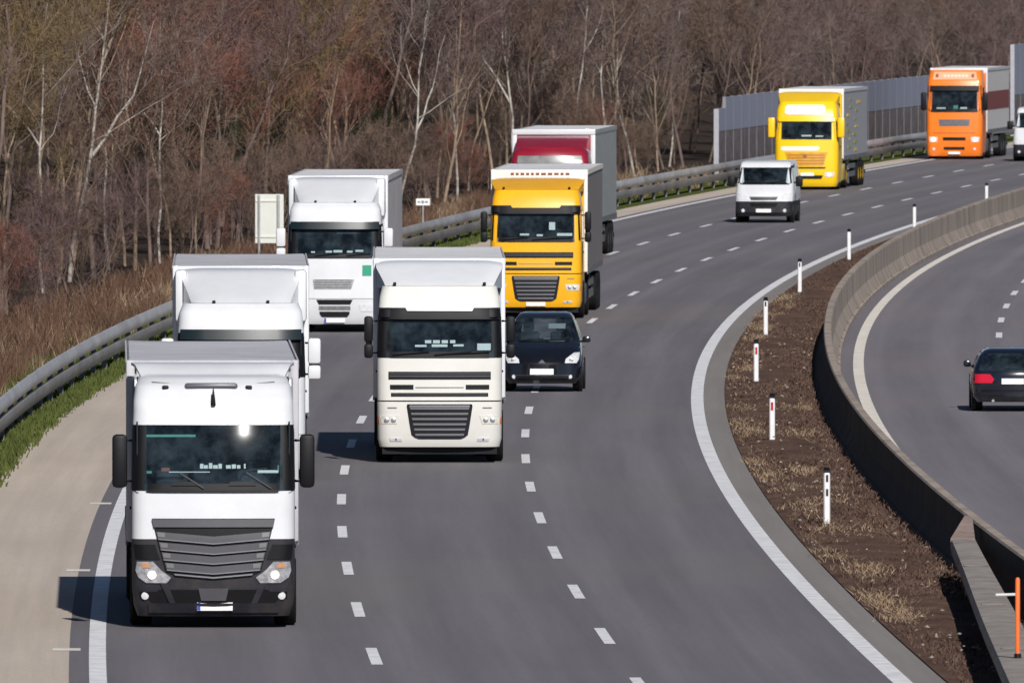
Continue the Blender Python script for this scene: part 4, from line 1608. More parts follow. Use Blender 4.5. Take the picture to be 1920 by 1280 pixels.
# ---------------------------------------------------------------- red truck half hidden behind the amber one
def truck_red():
    r = place("truck", 574.0, -8.35, "dark red truck with white framed silver trailer behind the amber truck", yaw=.0)
    S = Shell([(.2, 1.17, .12, 2.2, .22, .06), (.4, 1.22, .02, 2.2, .26, .07), (1.1, 1.24, 0, 2.2, .28, .08), (2.1, 1.24, .10, 2.2, .24, .08),
               (3.0, 1.20, .26, 2.2, .24, .10), (3.3, 1.16, .34, 2.2, .3, .14), (3.45, 1.05, .5, 2.1, .36, .16)])
    m = MB()
    S.mesh(m, .2, 2.1)
    cab = m.build("cab", RED, r)
    m = MB()
    S.mesh(m, 2.1, 2.95, open_front=True, caps=False)
    m.build("cab_pillars", RED, cab)
    m = MB()
    S.mesh(m, 2.95, 3.45, sub=2)
    m.build("cab_roof", RED, cab)
    m = MB()
    S.glass(m, [(2.1, -1.12, 1.12), (2.95, -1.07, 1.07)])
    m.build("windscreen", GLASS, r)
    cab_interior(r, S, 2.15, 2.95, 2.1, [(0.2, 2.3, .5, .1, PAPER)])
    panel(S, r, "sun_visor", mat("pale_visor", (0.20, 0.20, 0.20), .3, var=.3, vscale=4), [(2.92, -.92, .92), (3.0, -1.0, 1.0), (3.20, -.98, .98)], .12, .03)
    panel(S, r, "grille", BLACK, [(1.1, -.8, .8), (1.8, -.85, .85)], .012)
    g = kids(r)[-1]
    bars(S, g, "grille_slats", GREYSLAT, [(1.2 + .12 * k, 1.24 + .12 * k, -.78, .78) for k in range(5)], .022)
    panel(S, r, "lower_intake", BLACK, [(.4, -.6, .6), (.55, -.6, .6)], .012)
    plate(r, S, 0, .62, .52, .11)
    for s in (-1, 1):
        panel(S, r, "headlight", LAMPGLASS, [(.62, *sorted((s * .72, s * 1.08))), (.84, *sorted((s * .72, s * 1.12)))], .014, nx=5)
    side_doors(r, S, 2.1, 2.95, .3, 1.45)
    mirrors(r, 2.5, .7, .22, 1.36, .12, BLACK)
    m = MB()

    def f(u, v):
        x = lerp(-1, 1, u)
        return (x * 1.1, lerp(.75, 2.5, v) + .2 * abs(x) ** 3 * (1 - v), lerp(3.4, 3.78, 1 - (1 - v) ** 1.7) - .10 * x * x * (1 - v))
    m.solid(f, 14, 8, (0, .04, -.03))
    m.build("roof_fairing", RED, r)
    chassis(r, 16, STEEL, [1.42, 5.2, 11.6, 12.9, 14.2])
    tr = trailer(r, 2.85, 13.6, 3.98, 1.12, ALU, TARP_WHITE, RED, ALU, ribs=3)
    m = MB()
    m.rbox(-1.285, 1.285, 2.79, 2.87, 3.82, 3.99, .02)
    for s in (-1, 1):
        m.rbox(*sorted((s * 1.14, s * 1.285)), 2.79, 2.87, 1.1, 3.815, .02)
    m.build("front_frame", WHITE, tr)
    return r


# ---------------------------------------------------------------- vans and cars
def van(y, off, label, yaw=0.0, h=2.12):
    r = place("van", y, off, label, "white vans", "van", yaw)
    k = h / 2.12
    S = Shell([(.22, .92, .16, 5.2, .22, .08), (.36, .98, .03, 5.3, .26, .10), (.76, 1.0, .0, 5.3, .30, .14), (1.0, 1.0, .12, 5.3, .34, .16), (1.34 * k, .98, .62, 5.3, .26, .14),
               (1.88 * k, .90, 1.16, 5.25, .12, .08), (2.04 * k, .87, 1.30, 5.2, .12, .08), (2.10 * k, .82, 1.5, 5.15, .12, .08), (h, .76, 1.8, 5.1, .12, .06)])
    zb, zt = 1.36 * k, 1.90 * k
    m = MB()
    S.mesh(m, .74, zb, rear_round=True, sub=2)
    body = m.build("body", WHITE, r)
    m = MB()
    S.mesh(m, zb, zt, open_front=True, rear_round=True, caps=False)
    m.build("cab_pillars", WHITE, body)
    m = MB()
    S.mesh(m, zt, h, rear_round=True)
    m.build("roof", WHITE, body)
    m = MB()
    S.mesh(m, .22, .735, rear_round=True)
    bumper = m.build("bumper", DARKPLASTIC, r)
    m = MB()
    S.glass(m, [(zb, -.93, .93), (zt, -.84, .84)])
    m.build("windscreen", GLASS, r)
    panel(S, r, "windscreen_surround", BLACK, [(zb - .05, -.84, .84), (zb + .03, -.9, .9)], .01)
    for s in (-1, 1):
        panel(S, r, "a_pillar_trim", BLACK, [(zb, *sorted((s * .88, s * .94))), (zt, *sorted((s * .80, s * .85)))], .01, nx=3)
    cab_interior(r, S, zb + .04, zt, 3.0, [], big=False)
    wipers(r, S, [(-.6, zb + .02, 0, zb + .07), (.05, zb + .02, .65, zb + .07)])
    g = panel(S, r, "grille", mat("van_grille", (0.07, 0.07, 0.075), .5, var=.3, vscale=14), [(.78, -.44, .44), (.90, -.50, .50)], .012)
    bars(S, g, "grille_slats", BLACK, [(.825, .84, -.4, .4)], .02)
    panel(S, bumper, "lower_intake", BLACK, [(.56, -.42, .42), (.68, -.5, .5)], .012)
    plate(r, S, 0, .42, .52, .12, blue=False)
    for s in (-1, 1):
        panel(S, r, "headlight", LAMPGLASS, [(.80, *sorted((s * .60, s * .92))), (.92, *sorted((s * .58, s * .96))), (1.02, *sorted((s * .70, s * .97)))], .014, nx=5)
        m = MB()
        ring_on(S, m, s * .72, .42, .06, .015)
        m.build("fog_light", LAMPGLASS, bumper)
        m = MB()
        S.side(m, s, (zb + .02, 1.15, 2.1), (zt - .08, 1.6, 2.1))
        m.build("side_window", SIDEGLASS, r)
        m = MB()
        m.rbox(*sorted((s * 1.05, s * 1.30)), .95, 1.12, zb - .12, zb + .24, .05)
        mi = m.build("mirror", BLACK, r)
        m = MB()
        m.tube([(s * .9, 1.2, zb + .02), (s * 1.1, 1.05, zb + .02)], .03, 6)
        m.build("mirror_arm", BLACK, mi)
        for yy in (.95, 4.2):
            wheel(r, s * .97, yy, .34, .22, STEEL, s)
            m = MB()
            m.lathe_x([(s * .90, .44), (s * 1.004, .42)], yy, .36, 26)
            m.build("wheel_arch", BLACK, r, flat=True)
        m = MB()
        m.box(*sorted((s * 1.0, s * 1.012)), 1.6, 3.8, .62, .74)
        m.build("rub_strip", BLACK, r, flat=True)
    return r


def hatchback():
    r = place("car", 411.4, -3.43, "black compact car with pale headlights overtaking between the cream and amber trucks", "dark cars", "car", -.02)
    S = Shell([(.18, .76, .14, 3.8, .24, .10), (.30, .84, .03, 3.9, .30, .14), (.62, .86, .02, 3.92, .34, .18), (.80, .85, .18, 3.92, .36, .20), (.95, .83, .50, 3.9, .34, .18), (1.10, .80, .98, 3.86, .30, .14),
               (1.35, .72, 1.45, 3.74, .22, .12), (1.60, .62, 1.95, 3.55, .18, .10), (1.68, .56, 2.2, 3.4, .2, .08), (1.71, .45, 2.5, 3.2, .2, .06)])
    m = MB()
    S.mesh(m, .18, 1.10, rear_round=True, sub=3)
    body = m.build("body", CARBLACK, r)
    m = MB()
    S.mesh(m, 1.10, 1.60, open_front=True, open_rear=True, rear_round=True, caps=False, sub=2)
    m.build("pillars", CARBLACK, body)
    m = MB()
    S.mesh(m, 1.60, 1.71, rear_round=True, sub=2)
    m.build("roof", CARBLACK, body)
    m = MB()
    S.glass(m, [(1.10, -.74, .74), (1.35, -.66, .66), (1.60, -.56, .56)])
    m.build("windscreen", GLASS, r)
    m = MB()
    S.glass(m, [(1.10, -.72, .72), (1.60, -.54, .54)], rear=True)
    m.build("rear_window", GLASS, r)
    it = MB()
    it.rbox(-.70, .70, 1.25, 1.6, .9, 1.13, .05)
    inn = it.build("interior", INTERIOR, r)
    for x in (-.36, .36):
        m = MB()
        m.rbox(x - .24, x + .24, 2.3, 2.5, .7, 1.28, .06)
        m.rbox(x - .12, x + .12, 2.35, 2.45, 1.29, 1.48, .04)
        m.build("seat", SEAT, inn)
    m = MB()
    m.box(.1, .48, 1.78, 1.79, 1.36, 1.47)
    m.build("dash_card", mat("sun_shade_grey", (0.32, 0.34, 0.36), .6), inn, flat=True)
    wipers(r, S, [(-.55, 1.10, 0, 1.15), (.05, 1.10, .6, 1.15)])
    panel(S, r, "upper_intake", BLACK, [(.60, -.40, .40), (.66, -.44, .44)], .01)
    panel(S, r, "lower_intake", BLACK, [(.25, -.55, .55), (.34, -.62, .62)], .01)
    panel(S, r, "chrome_strip", mat("dull_chrome", (0.12, 0.12, 0.13), .3, metal=.8), [(.35, -.66, .66), (.372, -.66, .66)], .02)
    panel(S, r, "badge", CHROME, [(.63, -.08, .08), (.70, -.02, .02)], .02, nx=3)
    plate(r, S, 0, .445, .52, .13, blue=False)
    for s in (-1, 1):
        h = panel(S, r, "headlight", LAMPGLASS, [(.63, *sorted((s * .50, s * .76))), (.72, *sorted((s * .52, s * .81))), (.86, *sorted((s * .70, s * .82)))], .014, nx=6)
        m = MB()
        ring_on(S, m, s * .64, .69, .05, .03)
        m.build("reflector_bowl", CHROME, h)
        m = MB()
        ring_on(S, m, s * .62, .33, .045, .01)
        m.build("fog_light", LAMPGLASS, r)
        m = MB()
        S.side(m, s, (1.12, 1.35, 2.4), (1.52, 1.9, 2.4))
        S.side(m, s, (1.12, 2.5, 3.3), (1.52, 2.5, 3.2))
        m.build("side_window", SIDEGLASS, r)
        m = MB()
        m.rbox(*sorted((s * .86, s * 1.04)), 1.25, 1.38, 1.06, 1.20, .045)
        mi = m.build("mirror", CARBLACK, r)
        m = MB()
        m.tube([(s * .78, 1.38, 1.08), (s * .92, 1.32, 1.09)], .022, 6)
        m.build("mirror_arm", BLACK, mi)
        for yy in (.82, 3.25):
            wheel(r, s * .86, yy, .31, .20, STEEL, s)
            m = MB()
            m.lathe_x([(s * .80, .39), (s * .868, .36)], yy, .33, 24)
            m.build("wheel_arch", BLACK, r, flat=True)
        m = MB()
        m.box(*sorted((s * .85, s * .88)), 2.35, 2.55, .93, .96)
        m.build("door_handle", CARBLACK, r, flat=True)
    return r


def estate(y, off, label, first=None):
    """a dark estate car seen from behind: local -y is its front, so it is turned to drive away"""
    if first:
        r = copy_tree(first)
        r.location = (ex(y) + off, y, .006)
        r.rotation_euler = (0, 0, math.pi - math.atan(slope(y)))
        r["label"] = label
        return r
    r = empty("car", (ex(y) + off, y, .006), math.pi - math.atan(slope(y)), label, "car", "dark cars")
    L = 4.5
    S = Shell([(.20, .78, -4.3, -.10, .22, .10), (.32, .86, -4.42, .0, .26, .12), (.62, .88, -4.45, .02, .26, .12), (.80, .87, -4.2, .0, .26, .12), (.92, .84, -3.3, -.06, .24, .12),
               (1.18, .72, -2.7, -.30, .2, .10), (1.28, .62, -2.35, -.48, .18, .08), (1.32, .52, -2.1, -.7, .18, .06)])
    m = MB()
    S.mesh(m, .20, .86, rear_round=True, sub=3)
    body = m.build("body", CARNAVY, r)
    m = MB()
    S.mesh(m, .86, 1.22, open_front=True, open_rear=True, rear_round=True, caps=False, sub=2)
    m.build("pillars", CARNAVY, body)
    m = MB()
    S.mesh(m, 1.22, 1.32, rear_round=True)
    m.build("roof", CARNAVY, body)
    m = MB()
    S.glass(m, [(.86, -.74, .74), (1.22, -.64, .64)], rear=True)
    m.build("rear_window", GLASS, r)
    m = MB()
    S.glass(m, [(.86, -.74, .74), (1.22, -.64, .64)])
    m.build("windscreen", GLASS, r)
    m = MB()
    m.rbox(-.72, .72, -1.6, -.30, .5, .84, .04)
    inn = m.build("interior", INTERIOR, r)
    for x in (-.36, .36):
        m = MB()
        m.rbox(x - .23, x + .23, -2.2, -2.05, .6, 1.05, .05)
        m.rbox(x - .12, x + .12, -2.17, -2.08, 1.03, 1.14, .04)
        m.build("seat", SEAT, inn)
    for s in (-1, 1):
        panel(S, r, "tail_lamp", TAILRED, [(.60, *sorted((s * .46, s * .86))), (.68, *sorted((s * .42, s * .87))), (.79, *sorted((s * .50, s * .86)))], .012, nx=6, rear=True)
        m = MB()
        S.side(m, s, (.90, -2.7, -.6), (1.24, -2.3, -.7))
        m.build("side_window", SIDEGLASS, r)
        m = MB()
        m.rbox(*sorted((s * .86, s * 1.02)), -2.9, -2.78, .88, 1.02, .04)
        mi = m.build("mirror", CARNAVY, r)
        m = MB()
        m.tube([(s * .78, -2.8, .90), (s * .92, -2.85, .91)], .02, 6)
        m.build("mirror_arm", BLACK, mi)
        for yy in (-3.55, -.85):
            wheel(r, s * .87, yy, .32, .22, STEEL, s)
            m = MB()
            m.lathe_x([(s * .80, .40), (s * .882, .37)], yy, .34, 24)
            m.build("wheel_arch", BLACK, r, flat=True)
        panel(S, r, "headlight", LAMPGLASS, [(.58, *sorted((s * .5, s * .82))), (.7, *sorted((s * .5, s * .82)))], .01, nx=4)
    plate(r, S, 0, .64, .52, .12, rear=True)
    panel(S, r, "bumper_strip", BLACK, [(.42, -.80, .80), (.46, -.80, .80)], .012, rear=True)
    panel(S, r, "rear_apron", DARKPLASTIC, [(.22, -.66, .66), (.32, -.72, .72)], .014, rear=True)
    m = MB()
    for x in (-.5, .44):
        m.tube([(x, -.2, .23), (x, .03, .23)], .03, 8)
    m.build("exhaust_pipe", CHROME, r)
    return r


t1 = truck_grey_front()
truck_slim(345.6, -8.92, "white truck with slate roof half hidden behind the nearest truck", WHITE, False, roofmat=TARP_GREY, yaw=.01)
truck_slim(472.0, -9.75, "white truck with green sticker and small silver grille in the left lane", WHITE, True, green=True, yaw=.006)
truck_slotted(357.0, -5.24, "cream truck with tub shaped black grille in the middle lane", CREAM, TARP_WHITE, TARP_WHITE, WHITE, yaw=.004, deflector=mat("pale_blue_grey", (0.42, 0.46, 0.54), .5), roof_paint=mat("pearl_white_paint", (0.79, 0.80, 0.83), .35, coat=.4, var=.04))
truck_slotted(488.1, -5.12, "amber yellow truck with black tub shaped grille and grey trailer", AMBER, mat("brown_grey_tarpaulin", (0.20, 0.175, 0.17), .6, var=.1, vscale=1.2), TARP_WHITE, mat("pale_front", (0.78, 0.73, 0.66), .5), marks=True, papers=False, yaw=-.002)
truck_red()
truck_yellow()
truck_orange()
van(646.4, -5.4, "white van with dark bumper driving in front of the yellow truck")
van(815.3, -5.9, "white van cut off by the right edge beside the orange truck", h=2.35)
hatchback()
e1 = estate(394.7, 6.68, "dark blue estate car with a red tail lamp driving away on the right")
estate(482, 9.06, "dark car beyond the right edge with only its black mirror showing", e1)

# ------------------------------------------------------------------ trees
def rot_about(v, axis, ang):
    axis = axis / np.linalg.norm(axis)
    return v * math.cos(ang) + np.cross(axis, v) * math.sin(ang) + axis * np.dot(axis, v) * (1 - math.cos(ang))


class Tree:
    """a leafless tree: tubes for the trunk and limbs, thin blades for the twigs"""

    def __init__(self, seed, h, r0, limbs=16, lean=.04, first=.22, up=.75, spread=.42, twig_w=.016, dens=1.0, forks=None, catkins=0):
        self.R = np.random.RandomState(seed)
        self.tubes, self.blades, self.leaf = [], [], []
        R = self.R
        self.h, self.twig_w, self.dens, self.up = h, twig_w, dens, up
        pts = [np.zeros(3)]
        d = np.array([R.normal(0, lean), R.normal(0, lean), 1.0])
        n = 12
        for i in range(n):
            d = d + R.normal(0, .11, 3) * np.array([1, 1, .2])
            d[2] = max(d[2], .8)
            d /= np.linalg.norm(d)
            pts.append(pts[-1] + d * h / n)
        rad = [max(.012, r0 * (1 - .93 * (i / n) ** .9)) for i in range(n + 1)]
        self.tubes.append((pts, rad, 7))
        for (zf, az, tilt, ln, rr) in (forks or []):
            self.limb(self.on(pts, zf), az, tilt, ln, rr, 1)
        az = R.uniform(0, 6.28)
        for k in range(limbs):
            t = first + (1 - first) * (k + R.uniform(0, .8)) / limbs
            t = min(t, .98)
            az += 2.4 + R.normal(0, .4)
            ln = h * spread * (1.05 - t) * R.uniform(.7, 1.25) + .5
            self.limb(self.on(pts, t), az, R.uniform(.45, 1.0), ln, max(.012, r0 * .38 * (1.1 - t)), 1)

    def on(self, pts, t):
        x = t * (len(pts) - 1)
        i = min(int(x), len(pts) - 2)
        return pts[i] + (pts[i + 1] - pts[i]) * (x - i)

    def limb(self, p, az, tilt, ln, r, lvl):
        R = self.R
        d = np.array([math.cos(az) * math.sin(tilt), math.sin(az) * math.sin(tilt), math.cos(tilt)])
        n = {1: 6, 2: 4}.get(lvl, 2)
        pts = [p]
        for i in range(n):
            d = d + R.normal(0, .16, 3) + np.array([0, 0, .10 * self.up])
            d /= np.linalg.norm(d)
            pts.append(pts[-1] + d * ln / n)
        if lvl == 1:
            self.tubes.append((pts, [r * (1 - .8 * i / n) for i in range(n + 1)], 5))
            nb = int((6 + ln * 1.6) * self.dens)
        elif lvl == 2:
            self.blades.append((pts, max(r, self.twig_w * .9)))
            nb = int((5 + ln * 3.5) * self.dens)
        else:
            self.blades.append((pts, self.twig_w))
            if lvl == 3:
                for k in range(max(1, int(3.5 * self.dens))):
                    t = R.uniform(.2, 1)
                    q = pts[0] + (pts[-1] - pts[0]) * t
                    dd = d + R.normal(0, .6, 3)
                    dd /= np.linalg.norm(dd)
                    self.blades.append(([q, q + dd * R.uniform(.2, .5)], self.twig_w * .8))
            return
        for k in range(nb):
            t = R.uniform(.15, 1.0)
            q = self.on(pts, t)
            base = np.array(pts[-1]) - np.array(pts[0])
            a0 = math.atan2(base[1], base[0]) + R.normal(0, .9)
            tl = math.acos(max(-1, min(1, base[2] / np.linalg.norm(base)))) + R.normal(0, .45)
            self.limb(q, a0, tl, ln * R.uniform(.28, .55) * (1.15 - .5 * t), r * .4, lvl + 1)

    def trunk_arrays(self):
        m = MB()
        for pts, rad, n in self.tubes:
            m.tube([Vector(p) for p in pts], [float(x) for x in rad], n, caps=False)
        k = 4
        return np.array(m.v), np.array(m.f)

    def twig_arrays(self):
        R = self.R
        V, Fc = [], []
        n = 0
        for pts, w in self.blades:
            d = pts[-1] - pts[0]
            s = np.cross(d, R.normal(0, 1, 3))
            s /= np.linalg.norm(s) + 1e-9
            for i, p in enumerate(pts):
                ww = w * (1 - .6 * i / (len(pts) - 1)) / 2
                V += [p - s * ww, p + s * ww]
                if i:
                    Fc.append((n + 2 * i - 2, n + 2 * i - 1, n + 2 * i + 1, n + 2 * i))
            n += 2 * len(pts)
        return np.array(V), np.array(Fc)


def tree_proto(name, seed, bark_m, twig_m, **kw):
    t = Tree(seed, **kw)
    r = empty(name, (0, 0, -500))
    v, f = t.trunk_arrays()
    tk = mesh_np("trunk", v, f, bark_m, r)
    for p in tk.data.polygons:
        p.use_smooth = True
    v2, f2 = t.twig_arrays()
    cr = mesh_np("crown", v2, f2, twig_m, r)
    for o in (tk, cr):
        o.material_slots[0].link = 'OBJECT'
    tk.material_slots[0].material = bark_m
    cr.material_slots[0].material = twig_m
    return r, (v2, f2), (v, f)


PROTO = []
FARARR = []
specs = [dict(h=11.5, r0=0.058, limbs=23, first=.27), dict(h=13, r0=0.075, limbs=23, first=.30), dict(h=10, r0=.06, limbs=20, first=.10, spread=.36), dict(h=12, r0=0.048, limbs=22, lean=.1, first=.33),
         dict(h=9, r0=.05, limbs=20, first=.08, spread=.34), dict(h=13.5, r0=0.082, limbs=23, first=.32), dict(h=11, r0=.06, limbs=22, lean=.12, spread=.38, first=.12)]
for i, s in enumerate(specs):
    p, a, b = tree_proto("bare_tree", 20 + i, BARK_BROWN, TWIGS[0], **s)
    PROTO.append(p)
    FARARR.append((a, b))
BIRCH = []
bs = [dict(h=12.5, r0=.07, limbs=13, first=.34, spread=.34, dens=.8, forks=[(.30, .15, .85, 4.5, .055), (.42, 2.9, .7, 3.2, .035)]),
      dict(h=13.5, r0=.055, limbs=14, first=.40, spread=.30, dens=.75, forks=[(.38, .5, .55, 3.2, .04), (.46, 3.6, .5, 2.6, .03)]),
      dict(h=12, r0=.05, limbs=12, first=.3, spread=.32, dens=.75, lean=.09, forks=[(.35, 2.6, .6, 3.0, .035)])]
for i, s in enumerate(bs):
    p, a, b = tree_proto("birch_tree", 60 + i, BARK_BIRCH, TWIGS[3], **s)
    BIRCH.append(p)
SHRUB = []
for i in range(3):
    p, a, b = tree_proto("bare_shrub", 90 + i, BARK_BROWN, TWIGS[1], h=3.6 + i * .5, r0=.04, limbs=16, first=.03, spread=.55, twig_w=.013, dens=.9)
    SHRUB.append(p)


def put(proto, x, y, z, sc, rz, label, cat, group, bark_m=None, twig_m=None):
    c = copy_tree(proto)
    c.location = (x, y, z)
    c.scale = (sc, sc, sc)
    c.rotation_euler = (0, 0, rz)
    tag(c, label, cat, group)
    for k in kids(c):
        ms = k.material_slots[0]
        if k.name.startswith("trunk") and bark_m:
            ms.material = bark_m
        if k.name.startswith("crown") and twig_m:
            ms.material = twig_m
    return c


rng = random.Random(7)
GROUPT = "bare trees of the roadside wood"
count = 0
N_TREES = 215
for i in range(N_TREES):
    px = -190 + 2240 * ((i * 0.61803) % 1.0)
    layer = i / N_TREES
    off = -18.6 - 1.2 * rng.random() - 20 * rng.random() ** 1.6
    if px > 1330:
        off -= 0.5
    y = y_for(px, off)
    if y > 1150:
        continue
    u = rng.random()
    b = BARK_TAN if u < (.55 if px < 1150 else .12) else BARK_BROWN
    if px < 170:
        tw = TWIGS[4] if rng.random() < .62 else TWIGS[1]
    elif 190 < px < 430 and rng.random() < .35:
        tw = TWIGS[2]
    elif 440 < px < 640 and rng.random() < .4:
        tw = TWIGS[4]
    elif px < 560:
        tw = rng.choice([TWIGS[0], TWIGS[1], TWIGS[1], TWIGS[2], TWIGS[0], TWIGS[2]])
    elif px < 900:
        tw = rng.choice([TWIGS[0], TWIGS[0], TWIGS[2], TWIGS[1], TWIGS[3]])
    else:
        tw = rng.choice([TWIGS[0], TWIGS[0], TWIGS[3], TWIGS[1], TWIGS[3]])
    kind = {TWIGS[4]: "bare tree hazed with olive brown twigs in the dense wood",
            TWIGS[0]: "bare tree with purple brown twigs in the dense wood", TWIGS[1]: "bare tree with brown twigs in the dense wood",
            TWIGS[2]: "bare tree with reddish twigs in the dense wood", TWIGS[3]: "bare tree with grey twigs in the dense wood"}[tw]
    put(rng.choice([PROTO[0], PROTO[1], PROTO[3], PROTO[5], PROTO[6], PROTO[2]] if px < 1150 else [PROTO[2], PROTO[4], PROTO[6], PROTO[0], PROTO[3]]), ex(y) + off, y, hill(off, y) - .1, rng.uniform(.85, 1.2), rng.uniform(0, 6.28), kind, "tree", GROUPT + " " + kind.split(" in ")[0].split(" with ")[-1], b, tw)
BL = [(130, -20.6, 0, 1.0, -.15, "white birch with a long branch forking right at the left of the wood"),
      (80, -20.2, 2, 1.0, 1.0, "slender pale birch left of the forked white birch"),
      (205, -20.8, 1, .95, 2.0, "pale straight birch right of the forked white birch"),
      (300, -20.0, 2, .95, .5, "pale slim birch behind the half hidden white truck"),
      (395, -21, 1, .9, .2, "leaning pale birch left of the road sign back"),
      (745, -19.6, 0, .85, .6, "branching pale birch above the small marker plate"),
      (858, -19.0, 1, .95, 3.0, "white trunked birch left of the amber truck"),
      (960, -20.5, 0, .95, 2.2, "twisting white birch above the red truck's left corner"),
      (1078, -20.2, 1, 1.05, 0.0, "tall forked birch rising behind the red truck"),
      (1134, -19.4, 2, 1.05, 1.5, "slim white birch behind the red truck's silver trailer"),
      (1190, -19.2, 0, .9, 4.0, "pale birch right of the red truck's trailer"),
      (1255, -20.5, 1, .9, 5.0, "pale birch left of the noise wall's end")]
for px, off, k, sc, rz, lab in BL:
    y = y_for(px, off)
    put(BIRCH[k], ex(y) + off, y, -.1, sc, rz, lab, "tree", "birches at the edge of the wood")
for i in range(44):
    px = -80 + 1420 * ((i * 0.7548) % 1.0)
    off = -17.3 - 6 * rng.random() ** 1.5
    y = y_for(px, off)
    if px > 1320:
        continue
    tw = rng.choice([TWIGS[1], TWIGS[2], TWIGS[0], TWIGS[1]])
    lab = {TWIGS[1]: "low brown bare shrub at the foot of the wood", TWIGS[2]: "low reddish bare shrub at the foot of the wood", TWIGS[0]: "low purple brown bare shrub at the foot of the wood"}[tw]
    put(rng.choice(SHRUB), ex(y) + off, y, -.05, rng.uniform(.5, .95), rng.uniform(0, 6.28), lab, "shrub", "shrubs " + lab.split(" bare")[0].split("low ")[1], None, tw)
for i, (px, off, sc) in enumerate([(395, -21.5, 1.1), (425, -23, 1.2), (455, -22, 1.0), (690, -21, .95), (675, -23, 1.2), (350, -24, 1.2), (1230, -22, .9), (250, -24, 1.2)]):
    y = y_for(px, off)
    c = put(SHRUB[i % 3], ex(y) + off, y, -.05, sc, i * 1.3, "dark green bush in the shade among the bare trees", "shrub", "dark bushes in the wood", None, DARKBUSH)
for p in PROTO + BIRCH + SHRUB:
    for k in kids(p):
        bpy.data.objects.remove(k)
    bpy.data.objects.remove(p)

# the deep wood on the rising ground, one mass
R = np.random.RandomState(5)
Vs, Fs, VR, FR = [], [], [], []
n0 = n1 = 0
for i in range(235):
    px = -560 + 2800 * ((i * 0.61803 + .3) % 1.0)
    off = -36 - 46 * R.rand()
    y = y_for(px, off)
    if y > 1290:
        continue
    (v, f), _ = FARARR[i % len(FARARR)]
    keep = R.rand(len(f)) < .55
    f = f[keep]
    a = R.rand() * 6.28
    c, s = math.cos(a), math.sin(a)
    sc = R.uniform(.95, 1.3)
    w = np.stack([(v[:, 0] * c - v[:, 1] * s) * sc + ex(y) + off, (v[:, 0] * s + v[:, 1] * c) * sc + y, v[:, 2] * sc * .95 + hill(off, y)], 1)
    if 170 < px < 430 and off < -42 or 560 < px < 640:
        VR.append(w)
        FR.append(f + n1)
        n1 += len(v)
    else:
        Vs.append(w)
        Fs.append(f + n0)
        n0 += len(v)
far = mesh_np("distant_wood", np.concatenate(Vs), np.concatenate(Fs), WOODFAR)
tag(far, "mass of bare brown trees on the rising ground behind the roadside trees", "wood", kind="stuff")
if VR:
    far = mesh_np("distant_wood", np.concatenate(VR), np.concatenate(FR), WOODRED)
    tag(far, "patch of reddish bare trees high at the upper left of the wood", "wood", kind="stuff")

# ------------------------------------------------------------------ grass, straw, undergrowth


def tufts(name, pts, hmin, hmax, w, lean, material, seed, label, cat, blades=5):
    R = np.random.RandomState(seed)
    P = np.repeat(np.array(pts), blades, axis=0)
    n = len(P)
    P = P + np.stack([R.normal(0, .06, n), R.normal(0, .12, n), np.zeros(n)], 1)
    h = R.uniform(hmin, hmax, n)
    az = R.uniform(0, 6.28, n)
    ln = R.uniform(.1, lean, n) * h
    tip = P + np.stack([np.cos(az) * ln, np.sin(az) * ln, h], 1)
    a2 = R.uniform(0, 6.28, n)
    s = np.stack([np.cos(a2), np.sin(a2), np.zeros(n)], 1) * (w / 2)
    mid = (P + tip) / 2 + np.stack([np.zeros(n), np.zeros(n), .12 * h], 1)
    V = np.stack([P - s, P + s, mid + s * .8, mid - s * .8, tip + s * .15, tip - s * .15], 1).reshape(-1, 3)
    b = np.arange(n)[:, None] * 6
    F4 = np.concatenate([b + np.array([0, 1, 2, 3]), b + np.array([3, 2, 4, 5])], 0)
    o = mesh_np(name, V, F4, material)
    return tag(o, label, cat, kind="stuff")


def scatter(n, o0, o1, y0, y1, seed, z=0.0, clump=0.0, relrail=True):
    R = np.random.RandomState(seed)
    out = []
    cl = [(R.uniform(y0, y1), R.uniform(o0, o1)) for _ in range(int(n * .02) + 3)]
    while len(out) < n:
        if R.rand() < clump:
            cy, co = cl[R.randint(len(cl))]
            y, o = cy + R.normal(0, 1.6), co + R.normal(0, .18)
            if not (o0 <= o <= o1):
                continue
        else:
            y, o = R.uniform(y0, y1), R.uniform(o0, o1)
        base = rail_off(y) if relrail else 0
        out.append((ex(y) + base + o, y, z))
    return out


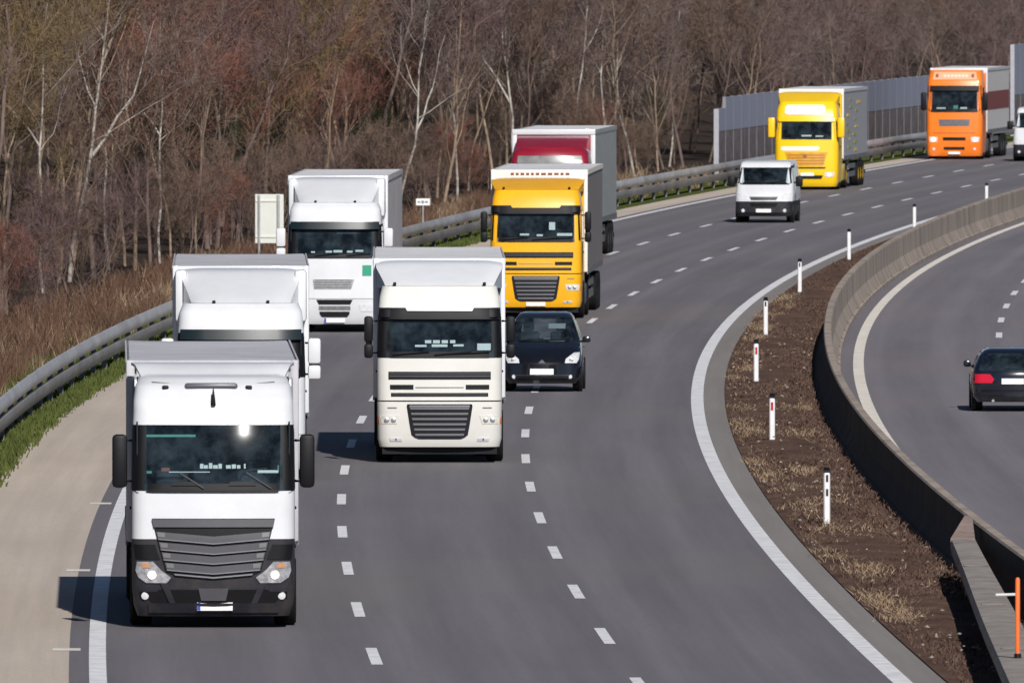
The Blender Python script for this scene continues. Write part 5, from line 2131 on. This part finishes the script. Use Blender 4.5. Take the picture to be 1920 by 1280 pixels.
tufts("verge_grass", scatter(6500, -.5, .62, 320, 640, 1, .0, .6), .06, .17, .03, .8, GRASSGREEN, 11, "short green grass strip between the guardrail and the hard shoulder", "grass")
tufts("verge_grass", scatter(6000, -2.2, -.4, 320, 700, 2, .0, .4), .10, .34, .03, .8, GRASSGREEN, 12, "green grass growing behind the guardrail", "grass")
tufts("dry_undergrowth", scatter(6500, -4.6, -1.2, 330, 720, 3, .0, .7), .2, .9, .028, .7, GRASSRED, 13, "tall russet dry undergrowth between the guardrail and the wood", "undergrowth")
tufts("dry_undergrowth", scatter(1300, -4.8, -.6, 330, 760, 4, .0, .5), .3, .8, .025, .9, GRASSDRY, 14, "pale straw stalks among the undergrowth behind the guardrail", "undergrowth")
tufts("median_straw", scatter(1500, .66, 1.35, 276, 520, 5, .03, .9, False), .03, .11, .017, 2.2, GRASSDRY, 15, "dry straw tufts along the paved edge of the median", "dry grass")
tufts("median_straw", scatter(350, 1.0, 2.4, 235, 420, 8, .05, .9, False), .03, .10, .017, 2.0, GRASSDRY, 18, "scattered dry straw in the middle of the median", "dry grass")
tufts("median_ground_cover", scatter(15000, .75, 2.6, 225, 600, 6, .03, .3, False), .02, .08, .02, 1.8, mat("median_brown", (0.115, 0.074, 0.058), .95, var=.35, vscale=1.5, spec=.1), 16, "low brown ground cover filling the median", "ground cover", 4)

Rr = np.random.RandomState(44)
cv, cf = [], []
for k in range(240):
    y = Rr.uniform(235, 470)
    o = .68 + 1.9 * Rr.rand() ** 1.4
    r = Rr.uniform(.015, .045)
    c = np.array([ex(y) + o, y, .06 + .09 * math.sin(math.pi * (o - .6) / 2.15)])
    ps = [c + np.array([r * math.cos(a) * Rr.uniform(.6, 1.3), 1.6 * r * math.sin(a) * Rr.uniform(.6, 1.3), Rr.uniform(-.01, .02)]) for a in (0, 1.57, 3.14, 4.71)]
    n = len(cv)
    cv += ps + [c + np.array([0, 0, r * .9])]
    cf += [(n, n + 1, n + 4), (n + 1, n + 2, n + 4), (n + 2, n + 3, n + 4), (n + 3, n, n + 4)]
tag(mesh_np("median_gravel", np.array(cv), np.array(cf), mat("pale_stone", (0.30, 0.25, 0.21), .9, var=.4, vscale=2)), "pale stones and bits of litter strewn over the median", "gravel", kind="stuff")
